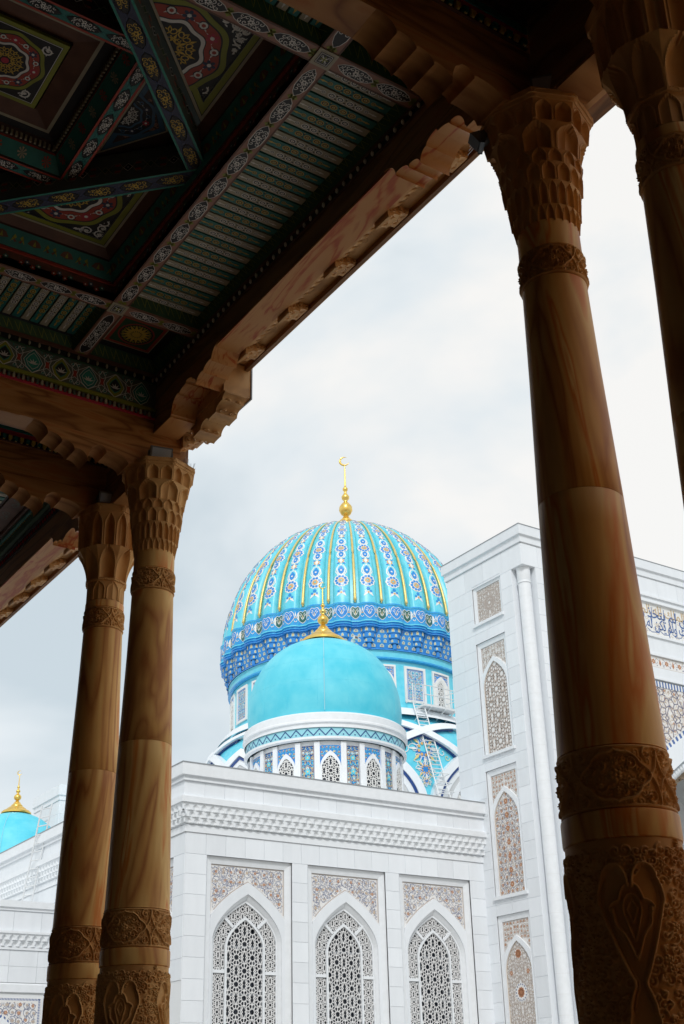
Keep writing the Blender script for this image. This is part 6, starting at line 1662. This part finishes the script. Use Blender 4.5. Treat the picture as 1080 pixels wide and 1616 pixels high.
for sx in (-1, 1):
    for sy in (-1, 1):
        q = HI - .26; hyp = HC + .14
        T0 = [(CXc + sx * q, CYc + sy * q), (CXc + sx * q, CYc + sy * (hyp - q)), (CXc + sx * (hyp - q), CYc + sy * q)]
        b = MB(); b.poly([(x, y, 11.56) for x, y in T0], 'p_cream'); T1, T2, T3 = inset_tri(T0, .035), inset_tri(T0, .045), inset_tri(T0, .125); o = Orn()
        o.poly(T1, 'p_black', 1); o.poly(T2, 'p_olive', 2); o.poly(inset_tri(T0, .115), 'p_navy', 3); o.poly(T3, 'p_white', 3); o.poly(inset_tri(T0, .132), 'p_black', 4)
        Tt = in_poly(inset_tri(T0, .145)); xs_, ys_ = [p[0] for p in T0], [p[1] for p in T0]
        mxx, myy = CXc + sx * hyp / 2, CYc + sy * hyp / 2; rM = .62
        TA = lambda x, y: Tt(x, y) and math.hypot(x - mxx, y - myy) > rM * 1.06
        arabesque(o, TA, (min(xs_), max(xs_), min(ys_), max(ys_)), .13, 3, 'p_white', 'p_white', ['p_white'], .020, fr=.22, lo=4)
        medallion(o, mxx, myy, rM, T1, math.atan2(sy, sx), l=9)
        o.emit(b, DN(11.56), .0, .0011); b.build('corner_panel', ceil)
def beam2(root, p, q, w, z0, z1, name, mbody, edge, ink, ground, alt, per):
    """beam between two plan points with a painted underside and sides"""
    p, q = Vector(p), Vector(q); L_ = (q - p).length; d = (q - p) / L_; n = Vector((-d.y, d.x))
    f = lambda u, v, dd: (p.x + d.x * u + n.x * v, p.y + d.y * u + n.y * v, z0 - dd)
    b = MB(); vs = [f(u, v, -h) for h in (0, z1 - z0) for u, v in ((0, -w / 2), (L_, -w / 2), (L_, w / 2), (0, w / 2))]
    b.add(vs, [(0, 1, 2, 3), (0, 1, 5, 4), (2, 3, 7, 6)], mbody); o = Orn()
    for s_ in (-1, 1): o.stroke([(0, s_ * (w / 2 - .014)), (L_, s_ * (w / 2 - .014))], .026, edge, 1)
    o.stroke([(0, 0), (L_, 0)], w - .06, alt, 1)
    cartouches(o, .10, L_ - .10, 0, w * .62, per, ink, ground, None)
    o.emit(b, f, .001, .0009)
    for s_ in (-1, 1):
        g_ = lambda u, v, dd: (p.x + d.x * u + n.x * s_ * (w / 2 + dd), p.y + d.y * u + n.y * s_ * (w / 2 + dd), z0 + v)
        o = Orn(); h = z1 - z0; k_ = int(L_ / .5)
        for i in range(k_):
            u = (i + .5) * L_ / k_; vc = h * .45; P_ = L_ / k_
            o.poly([(u - .06, vc), (u, vc - .06), (u + .06, vc), (u, vc + .06)], 'p_white', 2); o.poly([(u - .05, vc), (u, vc - .05), (u + .05, vc), (u, vc + .05)], 'p_black', 3); o.disc(u, vc, .012, 'p_white', 4, 5)
            for e_ in (-1, 1):
                for vv_ in (-.045, .045): o.poly([(u + e_ * .09, vc + vv_ - .014), (u + e_ * .16, vc + vv_ - .014), (u + e_ * .16, vc + vv_ + .014), (u + e_ * .09, vc + vv_ + .014)], 'p_red', 2)
                o.stroke([(u + e_ * .06, vc), (u + e_ * .10, vc + .07), (u + e_ * .18, vc + .07), (u + e_ * P_ / 2, vc - .05)], .006, 'p_cream', 3); o.stroke([(u + e_ * .06, vc), (u + e_ * .10, vc - .07), (u + e_ * .18, vc - .07), (u + e_ * P_ / 2, vc + .05)], .006, 'p_cream', 3)
                o.poly([(u + e_ * .19, vc), (u + e_ * P_ / 2, vc - .04), (u + e_ * P_ / 2, vc + .04)], 'p_green', 2)
        o.emit(b, g_, .001, .001)
    return b.build(name, root)
V4 = [(CXc + HI, CYc), (CXc, CYc + HI), (CXc - HI, CYc), (CXc, CYc - HI)]
for k in range(4): beam2(ceil, V4[k], V4[(k + 1) % 4], .235, 11.30 + .002 * (k % 2), 11.72, 'diagonal_beam', 'p_grey', 'p_tealbright', 'p_yellow', 'p_black', 'p_navy', .44)
hs = HI / 2 + .0
sqc = [(CXc + hs, CYc + hs), (CXc - hs, CYc + hs), (CXc - hs, CYc - hs), (CXc + hs, CYc - hs)]
for k in range(4): beam2(ceil, sqc[k], sqc[(k + 1) % 4], .19, 11.47 + .002 * (k % 2), 11.9, 'inner_beam', 'p_darkbrown', 'p_red', 'p_white', 'p_black', 'p_teal', .42)
# small triangular panels between star beams
for k in range(4):
    a = k * PI / 2; rr_ = lambda x, y: (CXc + x * cos(a) - y * sin(a), CYc + x * sin(a) + y * cos(a))
    T0 = [rr_(HI - .42, 0), rr_(hs + .20, .93 - .16), rr_(hs + .20, -.93 + .16)]; zt = 11.74; b = MB()
    b.poly([(x, y, zt + .02) for x, y in [rr_(HI + .0, 0), rr_(hs, HI - hs), rr_(hs, -(HI - hs))]], 'p_darkbrown')
    o = Orn(); o.poly(ccw(T0), 'p_cream', 1); o.poly(inset_tri(T0, .022), 'p_black', 2); o.poly(inset_tri(T0, .028), 'p_blue', 3); o.poly(inset_tri(T0, .085), 'p_darkbrown', 4)
    Tt = in_poly(inset_tri(T0, .095)); bb_ = [p[0] for p in T0], [p[1] for p in T0]
    arabesque(o, Tt, (min(bb_[0]), max(bb_[0]), min(bb_[1]), max(bb_[1])), .11, 5, 'p_rose', 'p_brown', ['p_rose'], .014, lo=4)
    medallion(o, *rr_(hs + .20, 0), .36, inset_tri(T0, .028), a, ('p_blue', 'p_black', 'p_blue', 'p_white'), 9)
    o.emit(b, DN(zt + .01), .0, .0011); b.build('triangle_panel', ceil)
# centre recess
b = MB(); h0 = hs - .095
for (ha, za, hb, zb_, m) in ((h0, 11.5, h0 - .12, 11.66, 'p_teal'), (h0 - .12, 11.66, h0 - .12, 11.69, 'p_red'), (h0 - .12, 11.69, h0 - .17, 11.80, 'p_darkbrown'), (h0 - .17, 11.80, .80, 11.82, 'p_black'), (.80, 11.80, .76, 11.80, 'p_cream'), (.76, 11.80, .54, 11.86, 'p_brown'), (.54, 11.86, .54, 11.82, 'p_darkbrown')): ring_wall(b, rc(ha), za, rc(hb), zb_, m)
b.build('centre_frame', ceil)
b = MB()
for side in range(4):
    a = side * PI / 2; n = 34
    for k in range(n):
        u = -(h0 - .13) + (k + .5) * 2 * (h0 - .13) / n; c_, s__ = cos(a), sin(a)
        for (x, y) in ((u, h0 - .145),):
            X_, Y_ = CXc + x * c_ - y * s__, CYc + x * s__ + y * c_; b.box((X_ - .012, Y_ - .012, 11.70), (X_ + .012, Y_ + .012, 11.78), 'p_cream')
    for k in range(7):
        u = -(h0 - .2) + k * 2 * (h0 - .2) / 6
        def slope2(x, t, d, a=a): lx, ly = x, h0 - .12 * t - d; return (CXc + lx * cos(a) - ly * sin(a), CYc + lx * sin(a) + ly * cos(a), 11.5 + .16 * t - d)
        o = Orn(); 
        for q in range(8): aa = q * PI / 4; o.poly([(u, .5), (u + .055 * cos(aa - .2), .5 + .35 * sin(aa - .2)), (u + .055 * cos(aa + .2), .5 + .35 * sin(aa + .2))], 'p_cream' if k % 2 else 'p_red', 2)
        o.emit(b, slope2, .002, .0015)
b.build('dentils', ceil, kind='stuff')
b = MB(); hp = .52; b.box((CXc - hp, CYc - hp, 11.80), (CXc + hp, CYc + hp, 11.9), 'p_olive'); o = Orn(); Tq = [(CXc - hp, CYc - hp), (CXc + hp, CYc - hp), (CXc + hp, CYc + hp), (CXc - hp, CYc + hp)]
o.poly(inset_tri(Tq, .05), 'p_black', 1); o.poly(inset_tri(Tq, .055), 'p_white', 2); o.poly(inset_tri(Tq, .062), 'p_black', 3)
arabesque(o, lambda x, y: abs(x - CXc) < hp - .07 and abs(y - CYc) < hp - .07 and math.hypot(x - CXc, y - CYc) > .43, (CXc - hp, CXc + hp, CYc - hp, CYc + hp), .11, 8, 'p_white', 'p_white', ['p_white'], .019, fr=.2, lo=3)
medallion(o, CXc, CYc, .42, inset_tri(Tq, .0), 0, l=8); o.emit(b, DN(11.80), .0, .0011); b.build('centre_panel', ceil)

# ------------------------------------------------------------------ wing ceilings
for nm, ya_, yb_, lab in (('narrow_bay_ceiling', YL + .18, YL2 - .18, 'dark narrow ceiling strip between the two left cross beams'), ('narrow_bay_ceiling', YR2 + .18, YR - .18, 'black narrow ceiling strip above the big right column capital')):
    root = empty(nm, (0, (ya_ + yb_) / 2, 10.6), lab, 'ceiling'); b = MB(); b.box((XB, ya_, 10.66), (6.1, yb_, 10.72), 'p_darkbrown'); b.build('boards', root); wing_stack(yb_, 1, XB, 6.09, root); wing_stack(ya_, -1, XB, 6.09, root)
def wing_ceiling(ya_, yb_, lab, slats):
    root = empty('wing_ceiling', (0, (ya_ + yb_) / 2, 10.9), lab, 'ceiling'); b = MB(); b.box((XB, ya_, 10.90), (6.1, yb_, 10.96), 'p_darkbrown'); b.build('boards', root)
    b = MB()
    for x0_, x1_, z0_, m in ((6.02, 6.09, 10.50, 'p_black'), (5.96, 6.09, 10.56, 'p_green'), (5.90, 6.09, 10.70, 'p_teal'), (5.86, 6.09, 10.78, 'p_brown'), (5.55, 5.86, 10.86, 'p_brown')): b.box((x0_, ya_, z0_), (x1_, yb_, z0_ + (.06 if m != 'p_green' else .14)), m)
    b.box((6.07, ya_, 10.40), (6.10, yb_, 10.50), 'p_black'); o = Orn()
    for k in range(int((yb_ - ya_) / .55)):
        u = ya_ + .3 + k * .55
        for s_ in (-1, 1): o.spiral(u + s_ * .1, 5.70, .08, 0, s_, .014, 'p_grey', 1, 1.2); o.leaf(u, 5.70, PI / 2 + s_ * .5, .1, .03, 'p_grey', 2)
    o.emit(b, DNy(10.86), .001, .001); b.build('edge_strip', root)
    bead_row(ya_, yb_, 5.95, 10.72, .075, root, 'p_yellow', r_=.018); bead_row(ya_, yb_, 6.055, 10.47, .10, root, 'p_crimson', r_=.018)
    if slats:
        base = WL(root)
        for k in range(28): inst('slat', SLs[k % 2], root, (4.55 - base.x, ya_ + .2 + k * .134 - base.y, 10.86 - base.z), R(-90))
        b = MB(); b.box((4.35, ya_, 10.84), (4.53, yb_, 10.9), 'p_rose'); b.build('painted_band', root)
    wing_stack(ya_, -1, XB, 6.0, root) if slats else wing_stack(yb_, 1, XB, 6.0, root)
wing_ceiling(YL2 + .18, 24, 'shadowed wing ceiling with slats and painted edges at the far left', True)
wing_ceiling(-10, YR2 - .18, 'black wing ceiling at the top right corner of the photo', False)
rf = empty('portico_roof', (2, 7, 12.2), 'dark roof slab, with unseen back wall added to keep the portico dark', 'roof')
b = MB(); b.box((XB - .3, -10.5, 12.2), (6.92, 24.5, 12.6), 'portico_wall'); b.build('roof_slab', rf)
b = MB(); b.box((XB - .3, -10.5, 0), (XB, 24.5, 12.2), 'portico_wall'); b.box((XB, -10.5, 0), (6.0, -10.2, 12.2), 'portico_wall'); b.build('added_back_wall', rf)  # unseen back and side walls, added so the portico interior stays dark
# far end of the left wing, closing its view
b = MB(); b.box((XB, 24.1, 0), (4.0, 24.5, 12.2), 'portico_wall'); b.build('end_wall', rf)

# ------------------------------------------------------------------ floodlights and bird spikes on the capitals
def flood(x, y, z, rz, tilt, label, w=.34):
    root = empty('floodlight', (x, y, z), label, 'floodlight'); root.rotation_euler = (0, 0, rz)
    b = MB(); h, d = .17, .13; c_, s_ = cos(tilt), sin(tilt)
    tr = lambda X, Y, Z: (X, Y * c_ - Z * s_, Y * s_ + Z * c_ + .11)
    P = [(-w / 2, -d / 2, -h / 2), (w / 2, -d / 2, -h / 2), (w / 2, d / 2, -h / 2), (-w / 2, d / 2, -h / 2), (-w / 2, -d / 2, h / 2), (w / 2, -d / 2, h / 2), (w / 2, d / 2 - .05, h / 2), (-w / 2, d / 2 - .05, h / 2)]
    b.add([tr(*p) for p in P], [(0, 3, 2, 1), (4, 5, 6, 7), (0, 1, 5, 4), (1, 2, 6, 5), (2, 3, 7, 6), (3, 0, 4, 7)], 'lamp_grey'); b.build('body', root, glob=False)
    b = MB(); b.add([tr(-w / 2 + .02, -d / 2 - .006, -h / 2 + .02), tr(w / 2 - .02, -d / 2 - .006, -h / 2 + .02), tr(w / 2 - .02, -d / 2 - .006, h / 2 - .02), tr(-w / 2 + .02, -d / 2 - .006, h / 2 - .02)], [(0, 1, 2, 3)], 'lamp_glass'); b.build('glass', root, glob=False)
    b = MB()
    for s2 in (-1, 1): b.box((s2 * (w / 2 + .012) - .008, -.02, 0), (s2 * (w / 2 + .012) + .008, .02, .13), 'lamp_grey')
    b.box((-w / 2 - .02, -.02, 0), (w / 2 + .02, .02, .012), 'lamp_grey'); b.build('bracket', root, glob=False)
    b = MB(); 
    for k in range(5): b.add([tr(-w / 2 + .05 + k * .055, d / 2 - .02, -h / 2 + .01), tr(-w / 2 + .065 + k * .055, d / 2 - .02, -h / 2 + .01), tr(-w / 2 + .065 + k * .055, d / 2 + .02, h / 2 - .04), tr(-w / 2 + .05 + k * .055, d / 2 + .02, h / 2 - .04)], [(0, 1, 2, 3)], 'lamp_grey')
    b.build('cooling_fins', root, glob=False)
flood(6.13, 13.36, 9.615, R(-12), R(25), 'grey floodlight on the capital of the left honeycomb column', .30)
flood(6.12, 5.60, 9.615, R(-45), R(15), 'grey box floodlight on top of the big right column capital', .30)
flood(6.10, 14.95, 9.615, R(-12), R(25), 'dark floodlight on the fluted capital of the far left column')
flood(5.86, 6.24, 9.40, R(60), R(55), 'small dark floodlight on the left side of the big right capital', .13)
for (x, y, lab, ns) in ((6.27, 13.70, 'row of thin steel bird spikes on the left honeycomb capital', 1), (6.27, 5.96, 'row of thin steel bird spikes on the big right capital', 2)):
    b = MB(); rnd = random.Random(ns)
    for k in range(16):
        a = R(38 + 6 * k); r_ = .45; px, py = x + r_ * sin(a), y - r_ * cos(a)
        b.tube([(px, py, 9.60), (px + rnd.uniform(-.05, .05), py + rnd.uniform(-.05, .05), 9.60 + rnd.uniform(.14, .20))], .0028, 'wire_steel', 4)
    tag(b.build('bird_spikes'), lab, 'bird spikes', 'bird spikes on the capitals')
